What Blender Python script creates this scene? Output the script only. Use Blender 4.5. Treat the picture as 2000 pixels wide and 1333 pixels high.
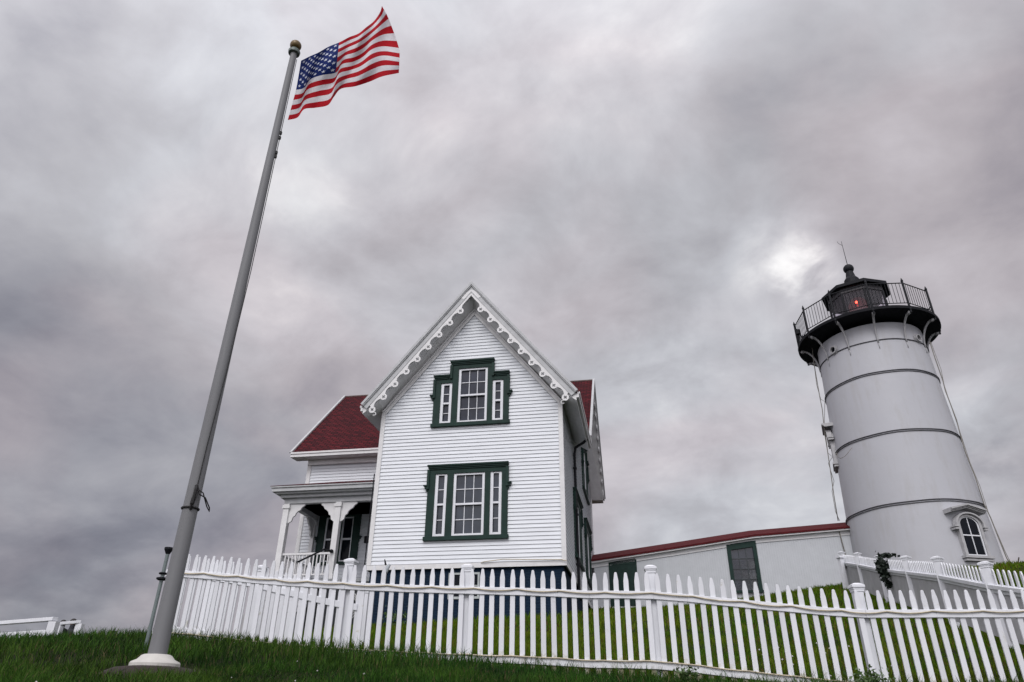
import bpy, math, random
import numpy as np
from mathutils import Vector, Matrix
R = math.radians
random.seed(7)
rng = np.random.default_rng(7)
for o in list(bpy.data.objects):
    bpy.data.objects.remove(o)
S = bpy.context.scene
C = S.collection

# ------------------------------------------------------------------ camera
F_PX, PITCH, ROLL = 1370.45, .49420, .0099
cp, sp, cr, sr = math.cos(PITCH), math.sin(PITCH), math.cos(ROLL), math.sin(ROLL)
CF = Vector((0, cp, sp)); CU0 = Vector((0, -sp, cp)); CX0 = Vector((1, 0, 0))
CX = cr * CX0 + sr * CU0; CU = -sr * CX0 + cr * CU0
cam = bpy.data.objects.new('camera', bpy.data.cameras.new('camera')); C.objects.link(cam)
cam.data.sensor_width = 36; cam.data.lens = 36 * F_PX / 2000
cam.data.clip_start = .05; cam.data.clip_end = 9000
m = Matrix.Identity(4)
for i in range(3):
    m[i][0] = CX[i]; m[i][1] = CU[i]; m[i][2] = -CF[i]
cam.matrix_world = m
S.camera = cam
S.render.resolution_x = 1024; S.render.resolution_y = 682
S.view_settings.view_transform = 'Standard'; S.view_settings.look = 'None'
S.view_settings.exposure = .42; S.view_settings.gamma = 1; S.view_settings.use_curve_mapping = False

def ray(x, y):
    return CF + CX * ((x - 1000) / F_PX) + CU * ((666.5 - y) / F_PX)
def at(x, y, d):            # point seen at (x, y), d metres away in plan
    v = ray(x, y); return v * (d / math.hypot(v.x, v.y))
def atd(x, y, d):           # the same, d metres deep
    return ray(x, y) * d

# ------------------------------------------------------------------ world
SUN_AZ, SUN_EL = 194, 44     # compass degrees clockwise from +Y : behind the viewer, to the left
world = bpy.data.worlds.new('World'); S.world = world; world.use_nodes = True
nt = world.node_tree; N = nt.nodes; L = nt.links
for n in list(N): N.remove(n)
def nd(t, **k):
    n = N.new(t)
    for a, b in k.items(): setattr(n, a, b)
    return n
out = nd('ShaderNodeOutputWorld'); bg = nd('ShaderNodeBackground')
L.new(bg.outputs[0], out.inputs[0])
sky = nd('ShaderNodeTexSky', sky_type='NISHITA', sun_disc=False)
sky.sun_elevation = R(SUN_EL); sky.sun_rotation = R(SUN_AZ)
tc = nd('ShaderNodeTexCoord')
sep = nd('ShaderNodeSeparateXYZ'); L.new(tc.outputs['Generated'], sep.inputs[0])
def mth(op, a, b=None, c=None):
    n = nd('ShaderNodeMath', operation=op)
    for i, v in enumerate((a, b, c)):
        if v is None: continue
        if isinstance(v, (int, float)): n.inputs[i].default_value = v
        else: L.new(v, n.inputs[i])
    return n.outputs[0]
zz = mth('ADD', mth('MAXIMUM', sep.outputs[2], 0), .42)
comb = nd('ShaderNodeCombineXYZ')
L.new(mth('DIVIDE', sep.outputs[0], zz), comb.inputs[0]); L.new(mth('DIVIDE', sep.outputs[1], zz), comb.inputs[1])
comb.inputs[2].default_value = 3.1
def noise(scale, detail, rough, dist=0, vec=comb.outputs[0]):
    n = nd('ShaderNodeTexNoise'); n.inputs['Scale'].default_value = scale; n.inputs['Detail'].default_value = detail
    n.inputs['Roughness'].default_value = rough; n.inputs['Distortion'].default_value = dist
    L.new(vec, n.inputs['Vector']); return n.outputs[0]
mp = nd('ShaderNodeMapping'); mp.inputs['Scale'].default_value = (1, 1.05, 1); mp.inputs['Rotation'].default_value = (0, 0, .5)
L.new(comb.outputs[0], mp.inputs[0])
n1 = noise(1.9, 6, .54, .3, mp.outputs[0]); n2 = noise(5.2, 8, .56, .3, mp.outputs[0])
val = mth('ADD', mth('MULTIPLY', n1, .52), mth('MULTIPLY', n2, .40))
val = mth('ADD', val, .042)
n3 = noise(11, 5, .55, .3)
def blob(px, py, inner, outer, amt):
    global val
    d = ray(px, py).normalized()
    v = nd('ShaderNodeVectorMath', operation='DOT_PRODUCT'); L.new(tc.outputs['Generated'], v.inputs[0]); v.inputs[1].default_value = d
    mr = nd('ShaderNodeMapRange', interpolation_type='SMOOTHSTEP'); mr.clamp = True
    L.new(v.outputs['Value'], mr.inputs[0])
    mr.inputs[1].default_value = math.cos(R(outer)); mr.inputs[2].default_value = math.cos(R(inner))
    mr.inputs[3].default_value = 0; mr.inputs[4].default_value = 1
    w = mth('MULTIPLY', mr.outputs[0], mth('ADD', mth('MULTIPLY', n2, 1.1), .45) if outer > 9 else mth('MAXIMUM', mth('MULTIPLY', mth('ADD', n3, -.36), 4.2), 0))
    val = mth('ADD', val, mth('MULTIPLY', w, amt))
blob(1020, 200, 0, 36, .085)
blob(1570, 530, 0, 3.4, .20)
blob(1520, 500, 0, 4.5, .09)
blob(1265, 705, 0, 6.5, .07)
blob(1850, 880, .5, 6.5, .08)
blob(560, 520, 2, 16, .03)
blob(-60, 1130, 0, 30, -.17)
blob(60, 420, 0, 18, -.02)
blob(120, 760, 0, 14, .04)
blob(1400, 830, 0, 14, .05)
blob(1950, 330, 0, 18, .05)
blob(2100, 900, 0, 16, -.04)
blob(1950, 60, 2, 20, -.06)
ramp = nd('ShaderNodeValToRGB'); ramp.color_ramp.interpolation = 'B_SPLINE'
els = ramp.color_ramp.elements
stops = [(.18, (.085, .083, .105)), (.32, (.185, .180, .206)), (.42, (.285, .277, .298)), (.50, (.350, .340, .356)),
         (.58, (.415, .412, .436)), (.68, (.52, .515, .53)), (.84, (.80, .80, .79))]
els[0].position = stops[0][0]; els[0].color = (*stops[0][1], 1)
els[1].position = stops[-1][0]; els[1].color = (*stops[-1][1], 1)
for p_, c_ in stops[1:-1]:
    e = els.new(p_); e.color = (*c_, 1)
L.new(val, ramp.inputs[0])
tn = noise(2.3, 3, .5, .4)
tr_ = nd('ShaderNodeValToRGB'); tr_.color_ramp.elements[0].position = .40; tr_.color_ramp.elements[1].position = .60
tr_.color_ramp.elements[0].color = (.985, 1.0, 1.012, 1); tr_.color_ramp.elements[1].color = (1.045, .99, .995, 1); L.new(tn, tr_.inputs[0])
tm = nd('ShaderNodeVectorMath', operation='MULTIPLY'); L.new(ramp.outputs[0], tm.inputs[0]); L.new(tr_.outputs[0], tm.inputs[1])
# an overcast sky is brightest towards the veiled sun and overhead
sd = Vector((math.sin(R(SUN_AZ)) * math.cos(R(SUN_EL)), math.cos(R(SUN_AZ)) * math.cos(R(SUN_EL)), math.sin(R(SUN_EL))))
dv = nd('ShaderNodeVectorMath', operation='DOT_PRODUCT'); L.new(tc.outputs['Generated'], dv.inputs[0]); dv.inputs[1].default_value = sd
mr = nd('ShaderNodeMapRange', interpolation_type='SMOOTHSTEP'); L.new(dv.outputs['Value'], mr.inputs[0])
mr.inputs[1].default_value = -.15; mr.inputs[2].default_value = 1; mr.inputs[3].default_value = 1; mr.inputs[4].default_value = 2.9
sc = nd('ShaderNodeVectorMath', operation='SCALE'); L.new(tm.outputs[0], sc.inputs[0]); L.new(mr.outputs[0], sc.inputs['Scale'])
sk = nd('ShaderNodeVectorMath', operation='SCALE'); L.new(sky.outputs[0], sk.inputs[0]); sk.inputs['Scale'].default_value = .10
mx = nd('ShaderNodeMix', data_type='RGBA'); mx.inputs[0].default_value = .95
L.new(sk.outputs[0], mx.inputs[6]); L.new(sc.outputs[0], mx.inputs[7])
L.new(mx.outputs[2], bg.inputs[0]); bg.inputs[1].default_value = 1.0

sun = bpy.data.objects.new('sun', bpy.data.lights.new('sun', 'SUN')); C.objects.link(sun)
sun.data.energy = 1.2; sun.data.angle = R(28); sun.data.color = (1, .985, .965)
sun.rotation_euler = (-sd).to_track_quat('-Z', 'Y').to_euler()

# ------------------------------------------------------------------ materials
MATS = {}
def mat(name, col, rough=.6, metal=0, spec=.5, var=0, vscale=6, bump=0, bscale=40, emit=None, col2=None, stretch=None, coat=0, ior=None):
    if name in MATS: return MATS[name]
    mt = bpy.data.materials.new(name); mt.use_nodes = True
    t = mt.node_tree; b = t.nodes['Principled BSDF']
    b.inputs['Base Color'].default_value = (*col, 1); b.inputs['Roughness'].default_value = rough
    b.inputs['Metallic'].default_value = metal; b.inputs['Specular IOR Level'].default_value = spec
    if ior: b.inputs['IOR'].default_value = ior
    if coat: b.inputs['Coat Weight'].default_value = coat
    tco = t.nodes.new('ShaderNodeTexCoord'); src = tco.outputs['Object']
    if stretch:
        mpp = t.nodes.new('ShaderNodeMapping'); mpp.inputs['Scale'].default_value = stretch
        t.links.new(src, mpp.inputs[0]); src = mpp.outputs[0]
    if var or col2:
        n = t.nodes.new('ShaderNodeTexNoise'); n.inputs['Scale'].default_value = vscale; n.inputs['Detail'].default_value = 6; n.inputs['Roughness'].default_value = .65
        t.links.new(src, n.inputs['Vector'])
        r_ = t.nodes.new('ShaderNodeValToRGB'); r_.color_ramp.elements[0].position = .32; r_.color_ramp.elements[1].position = .68
        c2 = col2 or tuple(min(1, c * (1 + var)) for c in col)
        c1 = col if col2 else tuple(c * (1 - var) for c in col)
        r_.color_ramp.elements[0].color = (*c1, 1); r_.color_ramp.elements[1].color = (*c2, 1)
        t.links.new(n.outputs[0], r_.inputs[0]); t.links.new(r_.outputs[0], b.inputs['Base Color'])
    if bump:
        n = t.nodes.new('ShaderNodeTexNoise'); n.inputs['Scale'].default_value = bscale; n.inputs['Detail'].default_value = 4
        t.links.new(src, n.inputs['Vector'])
        bp = t.nodes.new('ShaderNodeBump'); bp.inputs['Strength'].default_value = bump; bp.inputs['Distance'].default_value = .01
        t.links.new(n.outputs[0], bp.inputs['Height']); t.links.new(bp.outputs[0], b.inputs['Normal'])
    if emit:
        b.inputs['Emission Color'].default_value = (*emit[0], 1); b.inputs['Emission Strength'].default_value = emit[1]
    MATS[name] = mt
    return mt
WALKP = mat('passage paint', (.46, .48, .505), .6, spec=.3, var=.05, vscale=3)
WHITE = mat('siding paint', (.655, .68, .715), .6, spec=.3, var=.07, vscale=2.6, bump=.25, bscale=60, stretch=(.3, .3, 3))
TRIM = mat('trim paint', (.60, .60, .605), .5, var=.07, vscale=5, bump=.15)
VINYL = mat('fence white', (.64, .655, .69), .5, spec=.3, var=.08, vscale=5, bump=.12, bscale=50, stretch=(1, 1, .3))
GREEN = mat('green paint', (.008, .026, .021), .6, spec=.2, var=.25, vscale=5, bump=.1)
GLASS = mat('window glass', (.022, .028, .040), .07, spec=.5, ior=1.5, var=.45, vscale=1.3)
DARKGLASS = mat('dark glass', (.004, .006, .010), .10, spec=.10, var=.4, vscale=2)
BLACK = mat('black iron', (.006, .007, .010), .6, spec=.2, var=.3, vscale=8, bump=.1)
DECK = mat('gallery black', (.005, .0055, .008), .7, spec=.15, var=.3)
CABLE = mat('cable jacket', (.16, .15, .13), .5, var=.2)
CORD = mat('rope light cord', (.42, .37, .27), .45, var=.25, vscale=9)
BRONZE = mat('finial bronze', (.10, .060, .012), .42, metal=.2, var=.3, vscale=20)
PAD = mat('pole pad', (.014, .007, .005), .85, var=.4, vscale=12, bump=.4)
SKIN = mat('skin', (.38, .20, .14), .6, var=.05)
NAVY = mat('dark jacket', (.012, .013, .02), .8, var=.3)
YELLOW = mat('yellow cloth', (.35, .27, .04), .8, var=.2)
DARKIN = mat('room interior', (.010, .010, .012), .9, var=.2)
CURTAIN = mat('curtain', (.30, .29, .30), .9, var=.1, vscale=20, stretch=(8, 8, .4))

def tower_paint():
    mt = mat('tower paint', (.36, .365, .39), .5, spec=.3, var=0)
    t = mt.node_tree; b = t.nodes['Principled BSDF']
    tco = t.nodes['Texture Coordinate']
    mpp = t.nodes.new('ShaderNodeMapping'); mpp.inputs['Scale'].default_value = (1.3, 1.3, .22); t.links.new(tco.outputs['Object'], mpp.inputs[0])
    n = t.nodes.new('ShaderNodeTexNoise'); n.inputs['Scale'].default_value = 2.2; n.inputs['Detail'].default_value = 8; n.inputs['Roughness'].default_value = .7
    t.links.new(mpp.outputs[0], n.inputs['Vector'])
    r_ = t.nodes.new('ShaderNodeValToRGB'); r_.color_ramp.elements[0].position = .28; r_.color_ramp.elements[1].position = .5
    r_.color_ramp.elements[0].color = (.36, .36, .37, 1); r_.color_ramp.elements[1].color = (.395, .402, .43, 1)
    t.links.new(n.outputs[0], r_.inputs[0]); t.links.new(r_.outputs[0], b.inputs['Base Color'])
    n2_ = t.nodes.new('ShaderNodeTexNoise'); n2_.inputs['Scale'].default_value = 1.6; n2_.inputs['Detail'].default_value = 5
    bp = t.nodes.new('ShaderNodeBump'); bp.inputs['Strength'].default_value = .25; bp.inputs['Distance'].default_value = .05
    t.links.new(tco.outputs['Object'], n2_.inputs['Vector']); t.links.new(n2_.outputs[0], bp.inputs['Height']); t.links.new(bp.outputs[0], b.inputs['Normal'])
    return mt
TOWER = tower_paint()
TTRIM = mat('tower trim', (.36, .36, .37), .5, spec=.3, var=.12, vscale=6)
GREYTRIM = mat('grey moulding', (.40, .41, .42), .55, spec=.3, var=.1, vscale=5)
POLE = mat('pole paint', (.155, .158, .165), .55, var=.08, vscale=4, stretch=(2, 2, .15), spec=.25)

def picket_paint():
    mt = mat('picket paint', (.64, .655, .69), .5, spec=.3, bump=.2, bscale=30, stretch=(6, 6, .5))
    t = mt.node_tree; b = t.nodes['Principled BSDF']; tco = t.nodes['Texture Coordinate']; oi = t.nodes.new('ShaderNodeObjectInfo')
    ad = t.nodes.new('ShaderNodeVectorMath'); ad.operation = 'ADD'; cx = t.nodes.new('ShaderNodeCombineXYZ'); mm = t.nodes.new('ShaderNodeMath'); mm.operation = 'MULTIPLY'; mm.inputs[1].default_value = 40
    t.links.new(oi.outputs['Random'], mm.inputs[0]); t.links.new(mm.outputs[0], cx.inputs[0]); t.links.new(mm.outputs[0], cx.inputs[1]); t.links.new(tco.outputs['Object'], ad.inputs[0]); t.links.new(cx.outputs[0], ad.inputs[1])
    n = t.nodes.new('ShaderNodeTexNoise'); n.inputs['Scale'].default_value = 9; n.inputs['Detail'].default_value = 7; n.inputs['Roughness'].default_value = .7; t.links.new(ad.outputs[0], n.inputs['Vector'])
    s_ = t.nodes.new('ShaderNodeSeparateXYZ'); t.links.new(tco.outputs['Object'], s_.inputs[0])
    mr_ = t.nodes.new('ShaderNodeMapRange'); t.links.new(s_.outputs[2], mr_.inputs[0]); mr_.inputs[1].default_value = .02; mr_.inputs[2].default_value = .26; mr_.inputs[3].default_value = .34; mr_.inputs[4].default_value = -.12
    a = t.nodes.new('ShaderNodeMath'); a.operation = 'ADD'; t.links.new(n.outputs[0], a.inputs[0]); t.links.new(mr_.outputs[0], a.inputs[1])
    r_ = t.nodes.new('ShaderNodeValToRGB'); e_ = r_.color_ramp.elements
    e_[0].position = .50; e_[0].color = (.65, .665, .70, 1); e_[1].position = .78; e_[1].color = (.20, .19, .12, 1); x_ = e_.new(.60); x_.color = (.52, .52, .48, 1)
    t.links.new(a.outputs[0], r_.inputs[0])
    hs = t.nodes.new('ShaderNodeHueSaturation'); m2 = t.nodes.new('ShaderNodeMapRange'); t.links.new(oi.outputs['Random'], m2.inputs[0]); m2.inputs[3].default_value = .88; m2.inputs[4].default_value = 1.04
    t.links.new(m2.outputs[0], hs.inputs['Value']); t.links.new(r_.outputs[0], hs.inputs['Color']); t.links.new(hs.outputs[0], b.inputs['Base Color'])
    return mt
PICKP = picket_paint()
def brick_mat(name, c1, c2, mortar, sx, sy, msize=.02, rough=.85, vecmap='wall', bump=.6, noise_amt=.5):
    mt = bpy.data.materials.new(name); mt.use_nodes = True; t = mt.node_tree; b = t.nodes['Principled BSDF']
    b.inputs['Roughness'].default_value = rough; b.inputs['Specular IOR Level'].default_value = .15
    tco = t.nodes.new('ShaderNodeTexCoord'); s_ = t.nodes.new('ShaderNodeSeparateXYZ'); t.links.new(tco.outputs['Object'], s_.inputs[0])
    cb = t.nodes.new('ShaderNodeCombineXYZ')
    a = t.nodes.new('ShaderNodeMath'); a.operation = 'ADD'
    if vecmap == 'roof_x':       # courses run along x
        t.links.new(s_.outputs[0], cb.inputs[0]); t.links.new(s_.outputs[2], cb.inputs[1])
    elif vecmap == 'roof_y':
        t.links.new(s_.outputs[1], cb.inputs[0]); t.links.new(s_.outputs[2], cb.inputs[1])
    else:
        t.links.new(s_.outputs[0], a.inputs[0]); t.links.new(s_.outputs[1], a.inputs[1])
        t.links.new(a.outputs[0], cb.inputs[0]); t.links.new(s_.outputs[2], cb.inputs[1])
    br = t.nodes.new('ShaderNodeTexBrick'); br.inputs['Scale'].default_value = 1
    br.inputs['Brick Width'].default_value = sx; br.inputs['Row Height'].default_value = sy; br.inputs['Mortar Size'].default_value = msize * sy
    br.inputs['Color1'].default_value = (*c1, 1); br.inputs['Color2'].default_value = (*c2, 1); br.inputs['Mortar'].default_value = (*mortar, 1)
    br.inputs['Bias'].default_value = -.1
    t.links.new(cb.outputs[0], br.inputs['Vector'])
    n = t.nodes.new('ShaderNodeTexNoise'); n.inputs['Scale'].default_value = 2.5; n.inputs['Detail'].default_value = 8; n.inputs['Roughness'].default_value = .7
    t.links.new(tco.outputs['Object'], n.inputs['Vector'])
    mr_ = t.nodes.new('ShaderNodeMapRange'); t.links.new(n.outputs[0], mr_.inputs[0]); mr_.inputs[3].default_value = 1 - noise_amt; mr_.inputs[4].default_value = 1 + noise_amt
    v = t.nodes.new('ShaderNodeVectorMath'); v.operation = 'SCALE'; t.links.new(br.outputs[0], v.inputs[0]); t.links.new(mr_.outputs[0], v.inputs['Scale'])
    t.links.new(v.outputs[0], b.inputs['Base Color'])
    bp = t.nodes.new('ShaderNodeBump'); bp.inputs['Strength'].default_value = bump; bp.inputs['Distance'].default_value = .012; bp.invert = True
    t.links.new(br.outputs['Fac'], bp.inputs['Height']); t.links.new(bp.outputs[0], b.inputs['Normal'])
    return mt
SHINGX = brick_mat('red shingles', (.085, .007, .011), (.034, .003, .006), (.008, .001, .002), .24, .098, .16, vecmap='roof_x')
SHINGY = brick_mat('red shingles side', (.085, .007, .011), (.034, .003, .006), (.008, .001, .002), .24, .098, .16, vecmap='roof_y')
BRICK = brick_mat('blue painted brick', (.005, .016, .036), (.004, .012, .028), (.010, .024, .045), .21, .072, .13, rough=.85, bump=.9, noise_amt=.25)
REDEDGE = mat('red roof edge', (.065, .006, .008), .8, spec=.15, var=.3, vscale=8)

# ------------------------------------------------------------------ mesh helpers
class MB:
    def __init__(s): s.v = []; s.f = []; s.mi = []
    def add(s, vs, fs, mi=0):
        b = len(s.v); s.v += [tuple(v) for v in vs]; s.f += [tuple(b + i for i in f) for f in fs]; s.mi += [mi] * len(fs); return s
    def box(s, x0, x1, y0, y1, z0, z1, mi=0):
        vs = [(x, y, z) for z in (z0, z1) for y in (y0, y1) for x in (x0, x1)]
        return s.add(vs, [(0, 2, 3, 1), (4, 5, 7, 6), (0, 1, 5, 4), (2, 6, 7, 3), (0, 4, 6, 2), (1, 3, 7, 5)], mi)
    def prism(s, poly, fn, mi=0):   # poly of 2D points, fn(p, k) -> 3D for k = 0/1
        n = len(poly); vs = [fn(p, 0) for p in poly] + [fn(p, 1) for p in poly]
        return s.add(vs, [tuple(range(n))[::-1], tuple(range(n, 2 * n))] + [(i, (i + 1) % n, n + (i + 1) % n, n + i) for i in range(n)], mi)
    def tube(s, pts, r, seg=8, cap=True, mi=0):
        pts = [Vector(p) for p in pts]; n = len(pts); rs = r if isinstance(r, (list, tuple)) else [r] * n
        b = len(s.v); ref = None
        for i, p in enumerate(pts):
            d = (pts[min(i + 1, n - 1)] - pts[max(i - 1, 0)]).normalized()
            if ref is None: ref = Vector((0, 0, 1)) if abs(d.z) < .9 else Vector((1, 0, 0))
            u = d.cross(ref)
            if u.length < 1e-5: u = d.cross(Vector((0, 1, 0)))
            u.normalize(); w = u.cross(d); ref = w.cross(u) if False else w
            for k in range(seg):
                a = 2 * math.pi * k / seg; s.v.append(tuple(p + (u * math.cos(a) + w * math.sin(a)) * rs[i]))
        for i in range(n - 1):
            for k in range(seg):
                s.f.append((b + i * seg + k, b + i * seg + (k + 1) % seg, b + (i + 1) * seg + (k + 1) % seg, b + (i + 1) * seg + k)); s.mi.append(mi)
        if cap:
            s.f.append(tuple(b + k for k in range(seg))[::-1]); s.f.append(tuple(b + (n - 1) * seg + k for k in range(seg))); s.mi += [mi, mi]
        return s
    def lathe(s, prof, c=(0, 0), seg=24, mi=0, a0=0, cap=True):   # prof (r, z)
        b = len(s.v)
        for r, z in prof:
            for k in range(seg):
                a = a0 + 2 * math.pi * k / seg; s.v.append((c[0] + r * math.cos(a), c[1] + r * math.sin(a), z))
        for i in range(len(prof) - 1):
            for k in range(seg):
                s.f.append((b + i * seg + k, b + i * seg + (k + 1) % seg, b + (i + 1) * seg + (k + 1) % seg, b + (i + 1) * seg + k)); s.mi.append(mi)
        if cap:
            s.f.append(tuple(b + k for k in range(seg))[::-1]); s.f.append(tuple(b + (len(prof) - 1) * seg + k for k in range(seg))); s.mi += [mi, mi]
        return s
    def build(s, name, mats, parent=None, smooth=False, bevel=0, label=None, auto=None):
        me = bpy.data.meshes.new(name); me.from_pydata(s.v, [], s.f); me.update()
        for m_ in (mats if isinstance(mats, (list, tuple)) else [mats]): me.materials.append(m_)
        me.polygons.foreach_set('material_index', s.mi)
        if smooth: me.polygons.foreach_set('use_smooth', [True] * len(me.polygons))
        o = bpy.data.objects.new(name, me); C.objects.link(o)
        import bmesh
        bm = bmesh.new(); bm.from_mesh(me); bmesh.ops.recalc_face_normals(bm, faces=bm.faces[:]); bm.to_mesh(me); bm.free()
        if auto: me.set_sharp_from_angle(angle=R(auto))
        if parent: o.parent = parent
        if bevel:
            bv = o.modifiers.new('bevel', 'BEVEL'); bv.width = bevel; bv.segments = 2; bv.limit_method = 'ANGLE'; bv.angle_limit = R(40)
        if label: o['label'] = label
        return o
def tag(o, label, cat, group=None, kind=None):
    o['label'] = label; o['category'] = cat
    if group: o['group'] = group
    if kind: o['kind'] = kind
    return o
def thing(name, loc, rz=0, label=None, cat=None, group=None):
    o = bpy.data.objects.new(name, None); C.objects.link(o); o.location = loc; o.rotation_euler = (0, 0, rz); o.empty_display_size = .2
    if label: tag(o, label, cat, group)
    return o
def sub(o): return Vector(o.location)

# ------------------------------------------------------------------ ground
CP = [(-4.9, 9.83, .90), (-4.35, 9.72, .87), (-3.2, 9.49, .78), (-2.2, 9.34, .69), (-.7, 9.18, .59), (1.0, 8.99, .43), (1.9, 8.88, .35), (3.0, 8.76, .31), (3.9, 8.65, .30), (5.1, 8.5, .31), (6.5, 8.45, .30), (8.5, 8.4, .3),
      (-2.9, 6.37, .30), (-3.6, 6.3, .31), (-2.2, 6.3, .26), (-5.5, 8.6, .695), (-6.5, 9.2, .73), (-8, 9.5, .72), (-4.6, 7.7, .62), (-3.2, 7.7, .56), (-1.2, 7.6, .42), (1, 7.6, .33), (3.3, 7.4, .24), (5.5, 7.3, .22),
      (-2.2, 4.3, -.02), (-1.1, 5.6, .10), (.8, 6.2, .12), (3, 6, .08), (5, 6, .08), (0, 0, -1.35), (0, 3, -.5), (-4, 3.2, -.3), (4, 3, -.5), (-6, 0, -1.2), (6, 0, -1.3), (-6, 6, .25), (-9, 5, -.1), (9, 5, -.2),
      (-4.2, 20.6, 2.15), (-2, 19.6, 2.16), (0, 19.1, 2.26), (1.4, 18.9, 2.28), (-1, 14, 1.28), (1, 14, 1.3), (3, 14, 1.35), (-3, 13, 1.1), (-6, 20.5, 1.9), (-1, 11, .85), (2, 11, .74), (5, 11, .75),
      (6.3, 18, 2.35), (8.2, 22, 3.3), (6, 24, 3.1), (12, 26.4, 4.3), (3.3, 28.1, 3.6), (5.8, 27.7, 3.66), (7.3, 27.5, 3.72), (9.3, 27.1, 3.98), (11.3, 26.7, 4.26), (13, 25, 4.35), (15, 23.3, 4.4), (15, 26, 4.4), (17.5, 25, 4.5), (17.4, 28, 4.5),
      (6.6, 10.3, .85), (7.6, 12.6, 1.30), (8.45, 15.35, 1.95), (9.2, 17.9, 2.5), (9.9, 20.4, 3.05), (10.9, 23.5, 3.7), (9, 10.6, .9), (11, 13, 1.6), (13, 17, 2.8), (14, 21, 3.9),
      (20, 22, 4.7), (24, 25, 4.9), (20, 30, 4.6), (27, 18, 4.0), (16, 12, 2.2),
      (-6, 11.6, .62), (-8.5, 13, .55), (-12, 13, .35), (-9, 19, .7), (-14, 9, .3), (-20, 20, .7), (-15.6, 24.4, 1.10), (-14.6, 23.9, 1.02), (-16.8, 24.4, 1.10), (-15, 33, .9), (-9, 27, 1.9), (0, 34, 3.2), (8, 36, 3.2), (15, 34, 3.9), (30, 30, 3.5), (-25, 5, -1), (25, 0, -1.5), (0, -20, -3), (-20, -15, -3), (20, -15, -3.5)]
CPx = np.array(CP, float)
def kern(d2): return np.sqrt(d2 + .9 ** 2)
_n = len(CPx)
_A = np.zeros((_n + 3, _n + 3)); _D = ((CPx[:, None, :2] - CPx[None, :, :2]) ** 2).sum(-1)
_A[:_n, :_n] = kern(_D) - np.eye(_n) * .25; _A[:_n, _n] = 1; _A[:_n, _n + 1:] = CPx[:, :2]; _A[_n:, :_n] = _A[:_n, _n:].T
_w = np.linalg.solve(_A, np.r_[CPx[:, 2], 0, 0, 0])
def height(x, y):
    x = np.atleast_1d(np.asarray(x, float)); y = np.atleast_1d(np.asarray(y, float))
    z = np.empty(len(x))
    for a in range(0, len(x), 20000):
        d = (x[a:a + 20000, None] - CPx[None, :, 0]) ** 2 + (y[a:a + 20000, None] - CPx[None, :, 1]) ** 2
        z[a:a + 20000] = kern(d) @ _w[:_n] + _w[_n] + _w[_n + 1] * x[a:a + 20000] + _w[_n + 2] * y[a:a + 20000]
    r = np.hypot(x, y - 15)
    t = np.clip((r - 36) / 40, 0, 1); t = t * t * (3 - 2 * t)
    z = np.clip(z, -9, 6)
    return z * (1 - t) + (-16) * t
def h1(x, y): return float(height(x, y)[0])
def ground_mesh():
    # radial-ish grid: fine near the fence and coarse far out
    xs = np.concatenate([-np.geomspace(90, 12.2, 26), np.arange(-12, 22.01, .3), np.geomspace(22.4, 110, 26)])
    ys = np.concatenate([-np.geomspace(80, 4.3, 22), np.arange(-4, 36.01, .3), np.geomspace(36.5, 120, 26)])
    X, Y = np.meshgrid(xs, ys); Z = height(X.ravel(), Y.ravel())
    Z = Z + .012 * np.sin(X.ravel() * 2.3 + np.sin(Y.ravel() * 1.7)) + .01 * np.sin(Y.ravel() * 3.1)
    nx, ny = len(xs), len(ys)
    v = np.stack([X.ravel(), Y.ravel(), Z], 1)
    i = np.arange((ny - 1) * nx).reshape(ny - 1, nx)[:, :-1].ravel()
    f = np.stack([i, i + 1, i + nx + 1, i + nx], 1)
    me = bpy.data.meshes.new('ground'); me.from_pydata(v.tolist(), [], f.tolist()); me.update()
    me.polygons.foreach_set('use_smooth', [True] * len(me.polygons))
    o = bpy.data.objects.new('ground', me); C.objects.link(o); o['kind'] = 'structure'
    me.materials.append(mat('soil and thatch', (.006, .009, .003), .95, col2=(.020, .022, .007), vscale=2.5, bump=.8, bscale=18, spec=.1))
ground_mesh()
w_ = MB().add([(-4000, -4000, -9), (4000, -4000, -9), (4000, 4000, -9), (-4000, 4000, -9)], [(0, 1, 2, 3)])
o = w_.build('water', mat('sea', (.02, .035, .045), .12, bump=.6, bscale=.6)); o['kind'] = 'structure'

# ------------------------------------------------------------------ keeper's house
H0 = Vector((-3.9026, 19.9874, 3.6966)); HY = -.1833; W = 5.4475
EXPO = .11
house = thing('keepers_house', H0, HY, 'white clapboard house with steep red shingle roofs, scalloped bargeboards and green framed windows', 'house')
hux = Vector((math.cos(HY), math.sin(HY), 0)); huy = Vector((-math.sin(HY), math.cos(HY), 0))
def h2w(x, y, z): return H0 + hux * x + huy * y + Vector((0, 0, z))
XM = 2.735; RZ = 8.57; ES = (8.57 - 4.6) / 3.215
YR = 7.6; RZ2 = 8.70; YE = 3.75; ZE = 4.80; S2 = (RZ2 - ZE) / (YR - YE); YE2 = 2 * YR - YE
XL = -4.33; YW = 4.2; YB = 2 * YR - YW; XRL = -4.86; XRR = W + .53
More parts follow.
